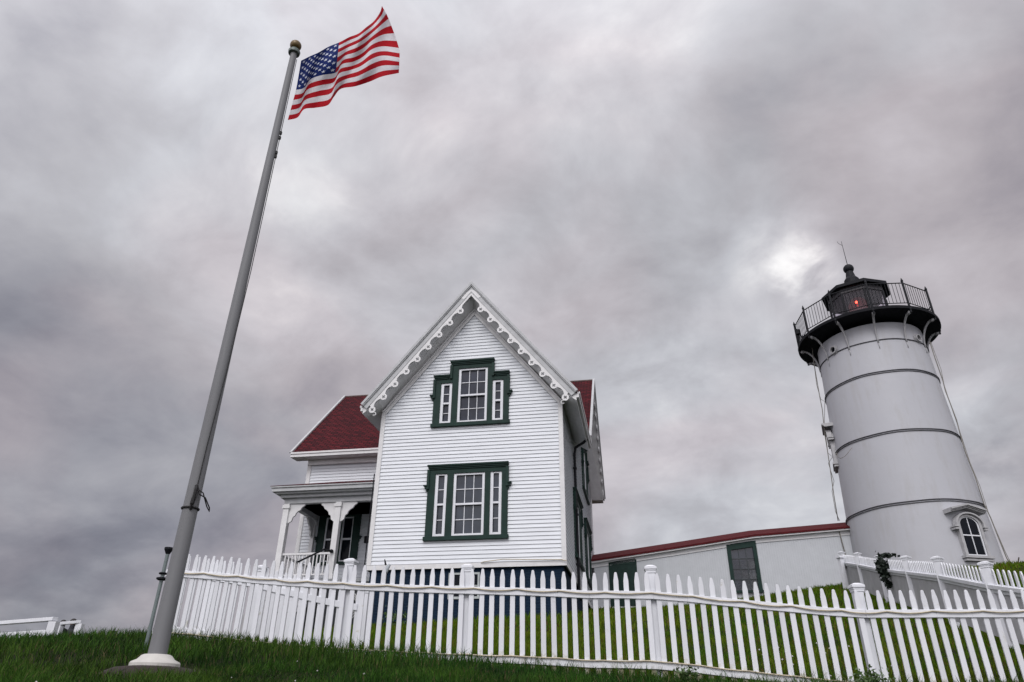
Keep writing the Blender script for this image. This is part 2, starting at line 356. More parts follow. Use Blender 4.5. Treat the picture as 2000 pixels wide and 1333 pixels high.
# front: map (a, b, z) -> (x, -b, z); side: (W + b, a, z); porch wall: (a, YW - b, z)
FRONT = lambda a, b, z: (a, -b, z)
SIDE = lambda a, b, z: (W + b, a, z)
INNER = lambda a, b, z: (a, YW - b, z)
LEFT = lambda a, b, z: (-b, a, z)
LEFT2 = lambda a, b, z: (XL - b, a, z)
def bx(mb, fn, a0, a1, b0, b1, z0, z1, mi=0):
    vs = [fn(a, b, z) for z in (z0, z1) for b in (b0, b1) for a in (a0, a1)]
    return mb.add(vs, [(0, 2, 3, 1), (4, 5, 7, 6), (0, 1, 5, 4), (2, 6, 7, 3), (0, 4, 6, 2), (1, 3, 7, 5)], mi)
def clapboard(fn, lo, hi, z0, z1, holes=(), seed=1):
    """lapped boards: lo(z), hi(z) give the ends; holes are (a0, a1, z0, z1)"""
    rr = random.Random(seed); mb = MB(); k = 0; z = z0
    while z < z1 - .02:
        zt = min(z + EXPO, z1)
        l0, h0, l1, h1_ = lo(z), hi(z), lo(zt), hi(zt)
        if h0 - l0 > .05:
            segs = [(l0, h0, l1, h1_)]
            for (a0, a1, c0, c1) in holes:
                if zt > c0 and z < c1:
                    ns = []
                    for s in segs:
                        if s[0] < a0 < s[1] and s[0] < a1 < s[1]: ns += [(s[0], a0, s[2], a0), (a1, s[1], a1, s[3])]
                        else: ns.append(s)
                    segs = ns
            for s in segs:
                cuts = [0, 1]
                ln = s[1] - s[0]
                if ln > 2.4: cuts = [0, rr.uniform(.25, .75), 1]
                for c0_, c1_ in zip(cuts[:-1], cuts[1:]):
                    g = .0015; j = rr.uniform(-.0018, .0018)
                    A0 = s[0] + ln * c0_ + (g if c0_ > 0 else 0); A1 = s[0] + ln * c1_ - (g if c1_ < 1 else 0)
                    ln2 = s[3] - s[2]; B0 = s[2] + ln2 * c0_; B1 = s[2] + ln2 * c1_
                    o0 = .025 + j * .7; o1 = .004
                    mb.add([fn(A0, o0, z), fn(A1, o0, z), fn(B1, o1, zt - .002), fn(B0, o1, zt - .002), fn(A0, .012, z + .001), fn(A1, .012, z + .001), fn(A0, .008, z + .03), fn(A1, .008, z + .03)],
                           [(0, 1, 2, 3), (4, 5, 1, 0), (6, 7, 5, 4), (0, 3, 4), (1, 5, 2)])
                    mb.add([fn(A0, -.012, z - .012), fn(A1, -.012, z - .012), fn(A1, -.012, z + .045), fn(A0, -.012, z + .045)], [(0, 1, 2, 3)])
        z = zt
    return mb
cons = lambda v: (lambda z: v)
wz = 4.55
gl = lambda z: .0 if z < wz else (z - wz) / ((7.93 - wz) / XM)
gh = lambda z: W if z < wz else W - (z - wz) / ((7.93 - wz) / (W - XM))
WF1 = (1.70, 3.80, .74, 2.60); WF2 = (1.70, 3.80, 4.06, 5.42); WF2c = (2.25, 3.30, 5.42, 5.86)
clapboard(FRONT, gl, gh, 0, 7.9, [WF1, WF2, WF2c], 1).build('wall', WHITE, house, label='white clapboard front gable wall')
clapboard(SIDE, cons(0), cons(YB), 0, 4.62, [(2.85, 4.85, .74, 2.60), (6.65, 8.75, .74, 2.60), (6.65, 8.75, 4.06, 4.62)], 2).build('wall', WHITE, house, label='white clapboard side wall seen edge on')
zg = 4.62
clapboard(SIDE, lambda z: YW + (z - zg) * (YR - YW) / (8.05 - zg), lambda z: YB - (z - zg) * (YR - YW) / (8.05 - zg), zg, 8.0, [(6.65, 8.75, 4.06, 5.42), (7.15, 8.25, 5.42, 5.86)], 3).build('wall', WHITE, house)
clapboard(INNER, cons(XL), cons(0), 0, 4.62, [(-3.45, -2.25, 1.0, 2.62), (-1.35, -.35, 0, 2.3)], 4).build('wall', WHITE, house, label='shaded clapboard wall behind the porch')
clapboard(LEFT, cons(0), cons(YW), 0, 4.62, (), 5).build('wall', WHITE, house)
clapboard(LEFT2, cons(YW), cons(YB), 0, 4.62, (), 6).build('wall', WHITE, house)
clapboard(LEFT2, lambda z: YW + (z - zg) * (YR - YW) / (8.05 - zg), lambda z: YB - (z - zg) * (YR - YW) / (8.05 - zg), zg, 8.0, (), 7).build('wall', WHITE, house)
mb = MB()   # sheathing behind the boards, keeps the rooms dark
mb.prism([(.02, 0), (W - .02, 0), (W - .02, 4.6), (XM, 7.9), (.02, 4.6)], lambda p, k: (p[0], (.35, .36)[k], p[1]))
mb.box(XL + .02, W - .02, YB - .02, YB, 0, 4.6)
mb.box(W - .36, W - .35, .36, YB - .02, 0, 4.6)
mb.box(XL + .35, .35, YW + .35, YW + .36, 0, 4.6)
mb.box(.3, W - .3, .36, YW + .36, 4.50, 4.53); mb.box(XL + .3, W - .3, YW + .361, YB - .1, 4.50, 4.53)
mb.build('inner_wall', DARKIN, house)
# foundation
mb = MB(); mb.box(.05, W - .05, .05, YB - .05, -2.3, -.02); mb.box(XL + .05, .05, YW + .05, YB - .05, -2.3, -.02)
fnd = mb.build('foundation', BRICK, house, label='dark blue painted brick foundation')
mb = MB(); mb.box(-.0, W + .01, -.045, -.0, -.14, -.015); mb.box(W, W + .045, -.045, YB, -.14, -.015); mb.box(-.045, 0, -.045, YW, -.14, -.015)
mb.build('water_table', TRIM, house, label='peeling white sill board under the siding')
mb = MB(); mb.box(2.30, 3.15, .015, .045, -.92, -.86); mb.box(2.30, 3.15, .015, .045, -.30, -.25); mb.box(2.30, 2.35, .015, .045, -.86, -.30); mb.box(3.10, 3.15, .015, .045, -.86, -.30); mb.box(2.35, 3.10, .015, .04, -.60, -.575); mb.box(2.71, 2.74, .015, .04, -.86, -.30); MB().box(2.34, 3.11, .03, .048, -.88, -.28).build('pane', DARKGLASS, fnd); wb = mb.build('window', mat('basement frame', (.35, .38, .38), .6, var=.2), fnd, label='small basement window')
# corner boards
def corner(name, segs):
    mb = MB()
    for s in segs: mb.box(*s)
    mb.build(name, TRIM, house, bevel=.004)
corner('corner_board', [(-.045, .085, -.045, .0, -.01, 4.6), (-.045, 0, 0, .09, -.01, 4.6)])
corner('corner_board', [(W - .085, W + .045, -.045, 0, -.01, 4.62), (W, W + .045, 0, .09, -.01, 4.62)])
corner('corner_board', [(W, W + .045, YB - .1, YB + .02, -.01, 4.6)])
corner('corner_board', [(XL - .045, XL + .1, YW - .045, YW, -.01, 4.6), (XL - .045, XL, YW, YW + .1, -.01, 4.6)])
# rake frieze on the front gable
mb = MB()
for sgn in (-1, 1):
    for off0, off1, b0, b1 in ((.0, .13, .033, .052), (-.02, .035, .052, .08)):
        def P(s, t):   # along the rake from the apex, t down
            x = XM + sgn * s; return (x, 7.93 - (7.93 - wz) / XM * s - t)
        poly = [P(0, off0), P(2.735 if off1 < .1 else 2.70, off0), P(2.735 if off1 < .1 else 2.64, off1 * 1.6), P(0, off1 * 1.6)]
        mb.prism(poly, lambda p, k: (p[0], -(b0, b1)[k], p[1]))
mb.build('frieze', TRIM, house, label='pale rake frieze under the gable soffit')
# front wing roof: shingle skin + white cornice box
def roof_skin(mb, top, fn0, fn1, th=.05):
    """top: 2D polyline ridge section; lofted between fn0 and fn1"""
    low = [(x, z - th) for x, z in top]
    mb.prism(top + low[::-1], lambda p, k: (fn0, fn1)[k](p))
exL, exR = XM - 3.235, XM + 3.235; ez = RZ - ES * 3.235
mb = MB()
def _sec(y, k): return [(XM - 3.235 * k, y, RZ - ES * 3.235 * k), (XM, y, RZ), (XM + 3.235 * k, y, RZ - ES * 3.235 * k)]
_s = [_sec(-.515, 1), _sec(YE - .02, 1), _sec(YR - .12, .03)]
_v = []
for q_ in _s: _v += q_ + [(x, y, z - .05) for x, y, z in q_]
mb.add(_v, [(0, 1, 4, 3), (1, 2, 5, 4)] + [f for a in (0, 6) for f in ((a, a + 1, a + 7, a + 6), (a + 1, a + 2, a + 8, a + 7), (a + 3, a + 9, a + 10, a + 4), (a + 4, a + 10, a + 11, a + 5), (a, a + 6, a + 9, a + 3), (a + 2, a + 5, a + 11, a + 8))])
mb.build('roof', SHINGY, house, label='dark red shingles of the front gable roof')
# cornice (soffit box) between barge plane and wall, and along the eaves
def sect(vo, eb=.26):
    zt = lambda x: RZ - .05 - ES * abs(x - XM)
    e = 3.215
    pts = [(XM - e, zt(XM - e)), (XM, zt(XM)), (XM + e, zt(XM + e)), (XM + e, zt(XM + e) - eb), (W + .02, min(zt(W + .02) - vo * .85, 4.7)), (XM, zt(XM) - vo), (-.02, min(zt(-.02) - vo * .85, 4.7)), (XM - e, zt(XM - e) - eb)]
    return pts
A_, B_ = sect(.26, .22), sect(.60, .22)
n = len(A_)
mb = MB().add([(x, -.49, z) for x, z in A_] + [(x, 0, z) for x, z in B_] + [(x, 3.9, z) for x, z in B_],
              [tuple(range(n))[::-1], tuple(range(2 * n, 3 * n))] + [(i, (i + 1) % n, n + (i + 1) % n, n + i) for i in range(n)] + [(n + i, n + (i + 1) % n, 2 * n + (i + 1) % n, 2 * n + i) for i in range(n)])
mb.build('soffit', TRIM, house, label='grey white boxed soffit')
# rake crown mouldings and fretwork
def frame_rake(p0, p1, outn):
    """p0 apex, p1 tip; returns fn(s, t, b): along, down-normal, outward"""
    p0, p1 = Vector(p0), Vector(p1); d = (p1 - p0).normalized(); dn = outn.cross(d)
    if dn.z > 0: dn = -dn
    return (lambda s, t, b: tuple(p0 + d * s + dn * t + outn * b)), (p1 - p0).length
def crown(fn, Ln, parent=house, kk=1.235):
    mb = MB()
    # profile (t, b) bands, mitred at the apex by shearing s
    for t0, t1, b0, b1 in ((-.055, .02, 0, .085), (.02, .05, 0, .062), (.05, .165, 0, .026), (.165, .195, 0, .044)):
        k = kk
        mb.add([fn(max(0, 0) - k * -t0 if False else k * t0, t0, b0), fn(Ln, t0, b0), fn(Ln, t1, b0), fn(k * t1, t1, b0), fn(k * t0, t0, b1), fn(Ln, t0, b1), fn(Ln, t1, b1), fn(k * t1, t1, b1)],
               [(0, 3, 2, 1), (4, 5, 6, 7), (0, 1, 5, 4), (2, 3, 7, 6), (1, 2, 6, 5), (0, 4, 7, 3)])
    return mb.build('rake_moulding', GREYTRIM, parent)
def fret(fn, Ln, s0, pitch, cnt, parent=house, name='bargeboard', kk=1.235):
    mb = MB(); b0, b1 = .0, .03
    T0 = .185
    cs = [s0 + i * pitch for i in range(cnt)]
    # scalloped strip
    n_ = int((Ln - .12) / .02); prev = None
    def tb(s):
        u = min(abs(s - c) for c in cs); return .268 + .045 * math.exp(-((u - .10) / .065) ** 2) + .01 * math.exp(-(u / .05) ** 2)
    top, bot = [], []
    for i in range(n_ + 1):
        f_ = i / n_; s = T0 * kk + (Ln - .10 - T0 * kk) * f_; s2 = .272 * kk + (Ln - .10 - .272 * kk) * f_; top.append((s, T0)); bot.append((s2, tb(s2)))
    for i in range(n_):
        q = [top[i], top[i + 1], bot[i + 1], bot[i]]
        mb.add([fn(a, t, b0) for a, t in q] + [fn(a, t, b1) for a, t in q], [(0, 3, 2, 1), (4, 5, 6, 7), (0, 1, 5, 4), (2, 3, 7, 6)])
    # round drops with pierced quatrefoils
    K = 32
    for c in cs:
        o_, i_ = [], []
        for k in range(K):
            a = 2 * math.pi * k / K
            r1 = .104; r0 = .022 + .036 * abs(math.cos(2 * a)) ** .8
            o_.append((c + r1 * math.cos(a), .355 + r1 * math.sin(a))); i_.append((c + r0 * math.cos(a), .355 + r0 * math.sin(a)))
        bb0, bb1 = b0 - .003, b1 + .004
        vs = [fn(*p, bb0) for p in o_] + [fn(*p, bb0) for p in i_] + [fn(*p, bb1) for p in o_] + [fn(*p, bb1) for p in i_]
        fs = []
        for k in range(K):
            j = (k + 1) % K
            fs += [(k, j, K + j, K + k), (2 * K + k, 3 * K + k, 3 * K + j, 2 * K + j), (k, 2 * K + k, 2 * K + j, j), (K + k, K + j, 3 * K + j, 3 * K + k)]
        mb.add(vs, fs)
    # curled end
    c = cs[-1]
    pts = [fn(c + .06 + .05 * math.cos(a), .50 + .05 * math.sin(a), .015) for a in [math.pi * (1.45 - .25 * k) for k in range(7)]]
    mb.tube([fn(c + .02, .45, .015)] + pts, .016, 6)
    return mb.build(name, TRIM, parent, label='white scalloped fretwork bargeboard with pierced round drops')
for sg in (-1, 1):
    fn, Ln = frame_rake((XM, -.515, RZ), (XM + sg * 3.215, -.515, RZ - ES * 3.215), Vector((0, -1, 0)))
    crown(fn, Ln + .02); fret(fn, Ln, .955, .512, 9)
mb = MB().prism([(XM - .2, RZ - .56), (XM - .33, RZ - .50), (XM - .17, RZ - .30), (XM, RZ - .20), (XM + .17, RZ - .30), (XM + .33, RZ - .50), (XM + .2, RZ - .56), (XM, RZ - .42)], lambda p, k: (p[0], (-.512, -.548)[k], p[1]))
mb.build('apex_fret', TRIM, house)
# eaves of the front wing
for sg, y1, nm in ((1, YE + .12, 'gutter'), (-1, YE + .12, 'gutter')):
    xe = XM + sg * 3.215; x2 = xe + sg * .075; a, b = sorted((xe, x2))
    mb = MB().box(a, b, -.50, y1, ez - .16, ez + .01); a, b = sorted((x2, x2 + sg * .03)); mb.box(a, b, -.50, y1, ez - .05, ez + .02)
    mb.build(nm, TRIM, house, bevel=.006)
# cross wing roof
mb = MB(); roof_skin(mb, [(YE - .03, ZE - .03 * S2), (YR, RZ2), (YE2 + .03, ZE - .03 * S2)], lambda p: (XRL, p[0], p[1]), lambda p: (XRR, p[0], p[1]))
mb.build('roof', SHINGX, house, label='dark red shingle roof of the cross wing')
mb = MB().tube([(XRL, YR, RZ2 + .0), (XRR, YR, RZ2 + .0)], .045, 8); mb.build('ridge_cap', mat('ridge cap', (.06, .022, .022), .8, col2=(.13, .11, .10), vscale=9), house)
def sect2(vo, eb=.22):
    zt = lambda y: RZ2 - .05 - S2 * abs(y - YR)
    return [(YE, zt(YE)), (YR, zt(YR)), (YE2, zt(YE2)), (YE2, zt(YE2) - eb), (YB + .02, 4.62), (YR, zt(YR) - vo), (YW - .02, 4.62), (YE, zt(YE) - eb)]
A_ = sect2(.26, .16); B_ = sect2(.5, .16)
for xa, xb, xc in ((XRL + .02, XL, .2), (XRR - .02, W, W - .2)):
    mb = MB().add([(xa, y, z) for y, z in A_] + [(xb, y, z) for y, z in B_] + [(xc, y, z) for y, z in B_],
                  [tuple(range(n))[::-1], tuple(range(2 * n, 3 * n))] + [(i, (i + 1) % n, n + (i + 1) % n, n + i) for i in range(n)] + [(n + i, n + (i + 1) % n, 2 * n + (i + 1) % n, 2 * n + i) for i in range(n)])
    mb.build('soffit', TRIM, house)
mb = MB().box(XRL, -.3, YE - .09, YE, ZE - .20, ZE - .035); mb.box(XRL, -.3, YE - .12, YE - .09, ZE - .09, ZE - .02); mb.box(XL - .02, 0, YW - .12, YW - .032, 4.42, 4.62)
mb.build('gutter', TRIM, house, bevel=.006)
for xo, on in ((XRR, Vector((1, 0, 0))), (XRL, Vector((-1, 0, 0)))):
    for ys in (YE, YE2):
        fn, Ln = frame_rake((xo, YR, RZ2), (xo, ys, ZE), on)
        crown(fn, Ln + .02, kk=1.01); fret(fn, Ln, .95, .505, 9, kk=1.01)
# windows --------------------------------------------------------------
def sash(win, fn, a0, a1, z0, z1, cols, rows_, midfrac=.5, fw=.075, curtain=False):
    d = .03
    mb = MB()
    bx(mb, fn, a0, a0 + fw, -.03, d, z0, z1); bx(mb, fn, a1 - fw, a1, -.03, d, z0, z1)
    bx(mb, fn, a0 + fw, a1 - fw, -.03, d, z0, z0 + fw * .9); bx(mb, fn, a0 + fw, a1 - fw, -.03, d, z1 - fw * .75, z1)
    zm = z0 + (z1 - z0) * midfrac
    bx(mb, fn, a0 + fw, a1 - fw, -.045, d - .006, zm - .028, zm + .028)
    g0, g1 = a0 + fw, a1 - fw; mw = .011
    for lo_, hi_, bb in ((z0 + fw * .9, zm - .028, -.052), (zm + .028, z1 - fw * .75, -.028)):
        for c in range(1, cols):
            a = g0 + (g1 - g0) * c / cols; bx(mb, fn, a - mw, a + mw, bb, bb + .02, lo_, hi_)
        for c in range(1, rows_):
            z = lo_ + (hi_ - lo_) * c / rows_; bx(mb, fn, g0, g1, bb + .001, bb + .021, z - mw, z + mw)
    mb.build('sash', VINYL, win, bevel=.003)
    gb = MB(); bx(gb, fn, g0, g1, -.062, -.056, z0 + .05, zm); bx(gb, fn, g0, g1, -.038, -.034, zm, z1 - .05); gb.build('pane', GLASS, win)
def ears(mb, fn, a0, a1, z):
    for a, s in ((a0, -1), (a1, 1)):
        lo_, hi_ = sorted((a - s * .02, a + s * .09)); bx(mb, fn, lo_, hi_, .0, .13, z + .02, z + .055)
        lo_, hi_ = sorted((a - s * .02, a + s * .055)); bx(mb, fn, lo_, hi_, .0, .10, z - .045, z + .018)
        lo_, hi_ = sorted((a - s * .02, a + s * .02)); bx(mb, fn, lo_, hi_, .0, .08, z - .12, z - .047)
def tri_window(fn, ac, zb, stepped, proud=.06):
    A = lambda a: ac + a
    z0 = zb; top = zb + 2.12; zs = zb + 1.66 if stepped else top
    mb = MB()
    # casing: mullions and jambs
    for a0, a1, t in ((-1.165, -.95, zs), (-.60, -.41, top if stepped else top), (.50, .66, top if stepped else top), (.99, 1.165, zs)):
        if stepped: t = {-1.165: zs, -.60: top, .50: top, .99: zs}[a0]
        bx(mb, fn, A(a0), A(a1), -.02, proud, z0 + .08, t - .15)
    if stepped:
        bx(mb, fn, A(-.60), A(.66), -.02, proud + .002, top - .16 - .10, top - .12)
        for a0, a1 in ((-1.165, -.60), (.66, 1.165)): bx(mb, fn, A(a0), A(a1), -.02, proud + .002, zs - .26, zs - .12)
    else:
        bx(mb, fn, A(-1.165), A(1.165), -.02, proud + .002, top - .26, top - .12)
    bx(mb, fn, A(-1.20), A(1.20), -.02, proud + .045, z0 - .03, z0 + .08)      # sill
    win = mb.build('window', GREEN, house, bevel=.004, label='dark green framed triple sash window' + (' with stepped head' if stepped else ''))
    hb = MB()
    def hood(a0, a1, zt, d0=True):
        bx(hb, fn, A(a0 - .05), A(a1 + .05), -.01, proud + .085, zt - .045, zt)
        bx(hb, fn, A(a0 - .03), A(a1 + .03), -.01, proud + .055, zt - .09, zt - .047)
        bx(hb, fn, A(a0), A(a1), -.01, proud + .03, zt - .13, zt - .092)
    if stepped:
        hood(-.63, .66, top)
        hood(-1.14, -.72, zs); hood(.75, 1.14, zs)
        for a0, a1, t0, t1 in ((-1.19, -1.12, zs - .75, zs - .132), (1.12, 1.19, zs - .75, zs - .132), (-.68, -.60, zs - .13, top - .132), (.64, .71, zs - .13, top - .132)):
            bx(hb, fn, A(a0), A(a1), -.01, proud + .05, t0, t1)
        ears(hb, fn, A(-1.185), A(1.185), zs - .70)
    else:
        hood(-1.14, 1.14, top)
        for a0, a1 in ((-1.19, -1.12), (1.12, 1.19)): bx(hb, fn, A(a0), A(a1), -.01, proud + .05, top - .70, top - .132)
        ears(hb, fn, A(-1.185), A(1.185), top - .64)
    hb.build('hood', GREEN, win)
    ct = top - .26
    sash(win, fn, A(-.41), A(.50), z0 + .08, ct, 3, 2)
    st = zs - .26 if stepped else ct + .02
    sash(win, fn, A(-.95), A(-.60), z0 + .08, st, 1, 2, fw=.085); sash(win, fn, A(.66), A(.99), z0 + .08, st, 1, 2, fw=.085)
    cb = MB()
    for k in range(14):
        a = -.95 + .14 * k; 
        if k in (5, 6, 7, 8): continue
    return win
tri_window(FRONT, 2.735, .63, False); tri_window(FRONT, 2.735, 3.96, True)
tri_window(SIDE, 3.85, .63, False); tri_window(SIDE, 7.7, .63, False); tri_window(SIDE, 7.7, 3.86, True)
# porch window (pair) and door
mb = MB(); x0, x1, z0, z1 = -3.62, -2.08, .95, 2.80
for a0, a1 in ((x0, -3.36), (-2.95, -2.75), (-2.34, x1)): bx(mb, INNER, a0, a1, -.02, .06, z0, z1 - .1)
bx(mb, INNER, x0, x1, -.02, .062, z1 - .32, z1 - .1); bx(mb, INNER, x0 - .04, x1 + .04, -.02, .12, z0 - .09, z0)
bx(mb, INNER, x0 - .05, x1 + .05, -.02, .15, z1 - .1, z1)
ears(mb, INNER, x0, x1, 1.75)
pw = mb.build('window', GREEN, house, label='dark green framed double window under the porch')
sash(pw, INNER, -3.36, -2.95, .97, 2.48, 1, 1, fw=.045); sash(pw, INNER, -2.75, -2.34, .97, 2.48, 1, 1, fw=.045)
for c in pw.children:
    if c.name.startswith('pane'): c.data.materials[0] = DARKGLASS
mb = MB(); bx(mb, INNER, -1.40, -1.28, -.02, .06, 0, 2.35); bx(mb, INNER, -.42, -.30, -.02, .06, 0, 2.35); bx(mb, INNER, -1.46, -.24, -.02, .12, 2.35, 2.5); bx(mb, INNER, -1.28, -.42, -.03, .0, 0, 2.35)
ears(mb, INNER, -1.4, -.30, 1.75)
dr = mb.build('door', GREEN, house, label='dark green front door under the porch'); MB().tube([(-1.18, YW - .02, 1.0), (-1.18, YW - .08, 1.0)], .03, 10).build('handle', BRONZE, dr)
MB().box(-1.86, -1.68, YW - .12, YW - .02, 1.55, 1.78).build('mailbox', BLACK, house, bevel=.01)
# porch ----------------------------------------------------------------
PY = 2.0; PX = -3.75; PZ = 2.58
mb = MB().box(PX - .1, -.05, PY - .12, YW, -.12, .0); 
for k in range(24): mb.box(PX - .13 + k * .155, PX - .135 + k * .155 + .15, PY - .16, PY - .12, -.10, -.01) if k < 24 else None
porch = mb.build('porch', mat('porch boards', (.25, .26, .27), .6, var=.1), house, label='open porch with shallow roof and bracketed posts')
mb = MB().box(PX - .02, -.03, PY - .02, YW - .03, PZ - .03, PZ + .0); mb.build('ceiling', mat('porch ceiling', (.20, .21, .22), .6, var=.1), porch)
mb = MB()   # layered cornice
mb.box(PX - .10, -.03, PY - .08, PY + .10, PZ - .20, PZ - .032); mb.box(PX - .10, PX + .08, PY + .10, YW - .03, PZ - .20, PZ - .032)
for d, z0_, z1_ in ((.20, PZ - .03, PZ + .07), (.33, PZ + .07, PZ + .12), (.42, PZ + .12, PZ + .24), (.46, PZ + .24, PZ + .29)):
    mb.box(PX - d, -.03, PY - d, YW - .03, z0_, z1_)
mb.build('cornice', GREYTRIM, porch, bevel=.008, label='deep white porch cornice')
ex = .47; zt = PZ + .30
vs = [(PX - ex, PY - ex, zt), (0, PY - ex, zt), (0, YW, zt + .9), (PX + .7, YW, zt + .9), (PX - ex, YW, zt)]
MB().add(vs + [(x, y, z - .012) for x, y, z in vs], [(0, 1, 2, 3), (0, 3, 4), (5, 8, 7, 6), (5, 9, 8), (0, 5, 6, 1), (0, 4, 9, 5)]).build('porch_roof', SHINGX, porch)
def porch_post(x, y, w=.095):
    mb = MB().box(x - w, x + w, y - w, y + w, 0, PZ - .2); mb.box(x - w - .03, x + w + .03, y - w - .03, y + w + .03, PZ - .36, PZ - .24); mb.box(x - w - .025, x + w + .025, y - w - .025, y + w + .025, 0, .14)
    return mb.build('post', TRIM, porch, bevel=.01)
porch_post(PX, PY); porch_post(-1.97, PY); porch_post(PX, YW - .14, .07)
def br(x, s, along='x', y=PY):
    prof = [(0, 0), (.52, 0), (.50, .07), (.42, .12), (.38, .20), (.30, .24), (.24, .30), (.22, .38), (.15, .42), (.12, .55), (.05, .60), (0, .62)]
    f = (lambda p, k: (x + s * (.095 + p[0]), y - .03 + .06 * k, PZ - .2 - p[1])) if along == 'x' else (lambda p, k: (x - .03 + .06 * k, y + s * (.095 + p[0]), PZ - .2 - p[1]))
    b = MB().prism(prof, f).build('bracket', TRIM, porch)
    h = MB()
    for q in range(4):
        for e_ in range(3):
            a0, b0 = .05 + .06 * q, .06 + .06 * e_
            if along == 'x': h.box(*sorted((x + s * (.095 + a0), x + s * (.095 + a0 + .035))), y - .034, y + .034, PZ - .2 - b0 - .035, PZ - .2 - b0)
    if along == 'x': h.build('pierced_pattern', mat('fret shadow gap', (.10, .11, .12), .8), b) if False else None
for x, s in ((PX, 1), (-1.97, -1), (-1.97, 1)): br(x, s)
br(PX, 1, 'y'); br(PX, -1, 'y', YW - .14)
mb = MB().box(PX + .1, -2.07, PY - .03, PY + .03, .76, .82); mb.box(PX + .1, -2.07, PY - .02, PY + .02, .14, .18)
for k in range(14):
    x = PX + .2 + k * .118; mb.box(x - .017, x + .017, PY - .017, PY + .017, .18, .76)
mb.build('railing', TRIM, porch)
mb = MB().box(PX - .03, PX + .03, PY + .1, YW - .2, .76, .82)
for k in range(15):
    y = PY + .2 + k * .128; mb.box(PX - .017, PX + .017, y - .017, y + .017, .0, .76)
mb.build('railing', TRIM, porch)
mb = MB().tube([(-2.0, PY - .13, .82), (-2.06, PY - .5, .80), (-2.35, PY - 1.5, .25)], .028, 8)
mb.lathe([(0.001, -.06), (.05, -.04), (.065, 0), (.05, .04), (.001, .06)], (-1.98, PY - .15), 12)
for i in range(len(mb.v) - 60, len(mb.v)): mb.v[i] = (mb.v[i][0], mb.v[i][1], mb.v[i][2] + .82)
mb.build('handrail', BLACK, porch, smooth=True, label='black iron handrail at the porch steps')
mb = MB()
for k in range(6): mb.box(-3.6, -2.1, PY - .16 - .28 * (k + 1), PY - .16 - .28 * k, -.12 - .2 * (k + 1) - 1.2 * (k == 5), -.2 * (k + 1) + .02)
mb.build('steps', mat('step boards', (.3, .3, .31), .7, var=.15), porch)
# porch lattice and downpipe
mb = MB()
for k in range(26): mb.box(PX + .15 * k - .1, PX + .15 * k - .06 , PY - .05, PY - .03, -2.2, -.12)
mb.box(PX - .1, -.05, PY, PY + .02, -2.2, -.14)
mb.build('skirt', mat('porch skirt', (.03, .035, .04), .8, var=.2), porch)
mb = MB().tube([(W + .50, 2.95, 4.42), (W + .40, 2.92, 4.30), (W + .13, 2.88, 4.12), (W + .09, 2.86, 3.9), (W + .09, 2.86, -.4), (W + .16, 2.86, -.6)], .045, 10)
for z in (3.4, 1.9, .4): mb.box(W + .03, W + .15, 2.79, 2.93, z, z + .05)
mb.build('downspout', BLACK, house, smooth=False, label='black downspout on the side wall')
mb = MB().tube([(-.09, -.02, 2.6), (-.09, -.04, 1.2), (-.10, -.02, .4), (-.09, -.04, -.25)], .016, 6); mb.build('conduit', BLACK, house)
mb = MB().tube([(3.2, -.07, -.02), (3.3, -.09, .0), (3.8, -.09, .05), (4.6, -.09, .02), (5.35, -.09, .0), (5.5, -.09, -.03)], .012, 6); mb.build('light_cord', CORD, house)

# ------------------------------------------------------------------ covered walkway
WA = Vector((3.3, 28.3, 3.66)); WB = Vector((12.95, 26.57, 3.66))
wd = (WB - WA).normalized(); wang = math.atan2(wd.y, wd.x)
walk = thing('covered_walkway', WA, wang, 'long low white covered passage with red roof edge joining house and tower', 'passage')
LW = (WB - WA).length
ea = lambda a: 1.72 + a * (2.50 - 1.72) / 6.15 if a < 6.15 else 2.50 + (a - 6.15) * .195 / 3.4
mb = MB(); nrow = 120
holes_w = [(.62, 1.58), (5.12, 6.14)]
for k in range(int(LW / .085) + 1):     # vertical boards
    a0, a1 = k * .085, min(LW, (k + 1) * .085 - .003)
    if a1 <= a0: continue
    z0 = -.6; 
    if any(h0 - .02 < (a0 + a1) / 2 < h1_ + .02 for h0, h1_ in holes_w): continue
    mb.add([(a0, 0, z0), (a1, 0, z0), (a1, 0, ea(a1)), (a0, 0, ea(a0)), (a0, .03, z0), (a1, .03, z0), (a1, .03, ea(a1)), (a0, .03, ea(a0))],
           [(0, 1, 2, 3), (0, 3, 7, 4), (1, 5, 6, 2), (0, 4, 5, 1), (4, 7, 6, 5)])
mb.box(0, LW, .03, .06, -.6, 1.70); mb.add([(0, .045, 1.70), (LW, .045, 1.70), (LW, .045, ea(LW)), (6.15, .045, 2.50), (0, .045, 1.72)], [(0, 1, 2, 3, 4)])
mb.box(0, LW, 1.9, 1.95, -.6, 1.7)
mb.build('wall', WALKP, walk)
mb = MB().box(0, LW, -.025, -.0, -.15, .12); mb.build('base_board', TRIM, walk)
def along(a, y, dz): return (a, y, ea(max(a, 0)) + dz)
mb = MB(); mr_ = MB(); kn = [-.1, 3, 6.15, 8, LW + .05]
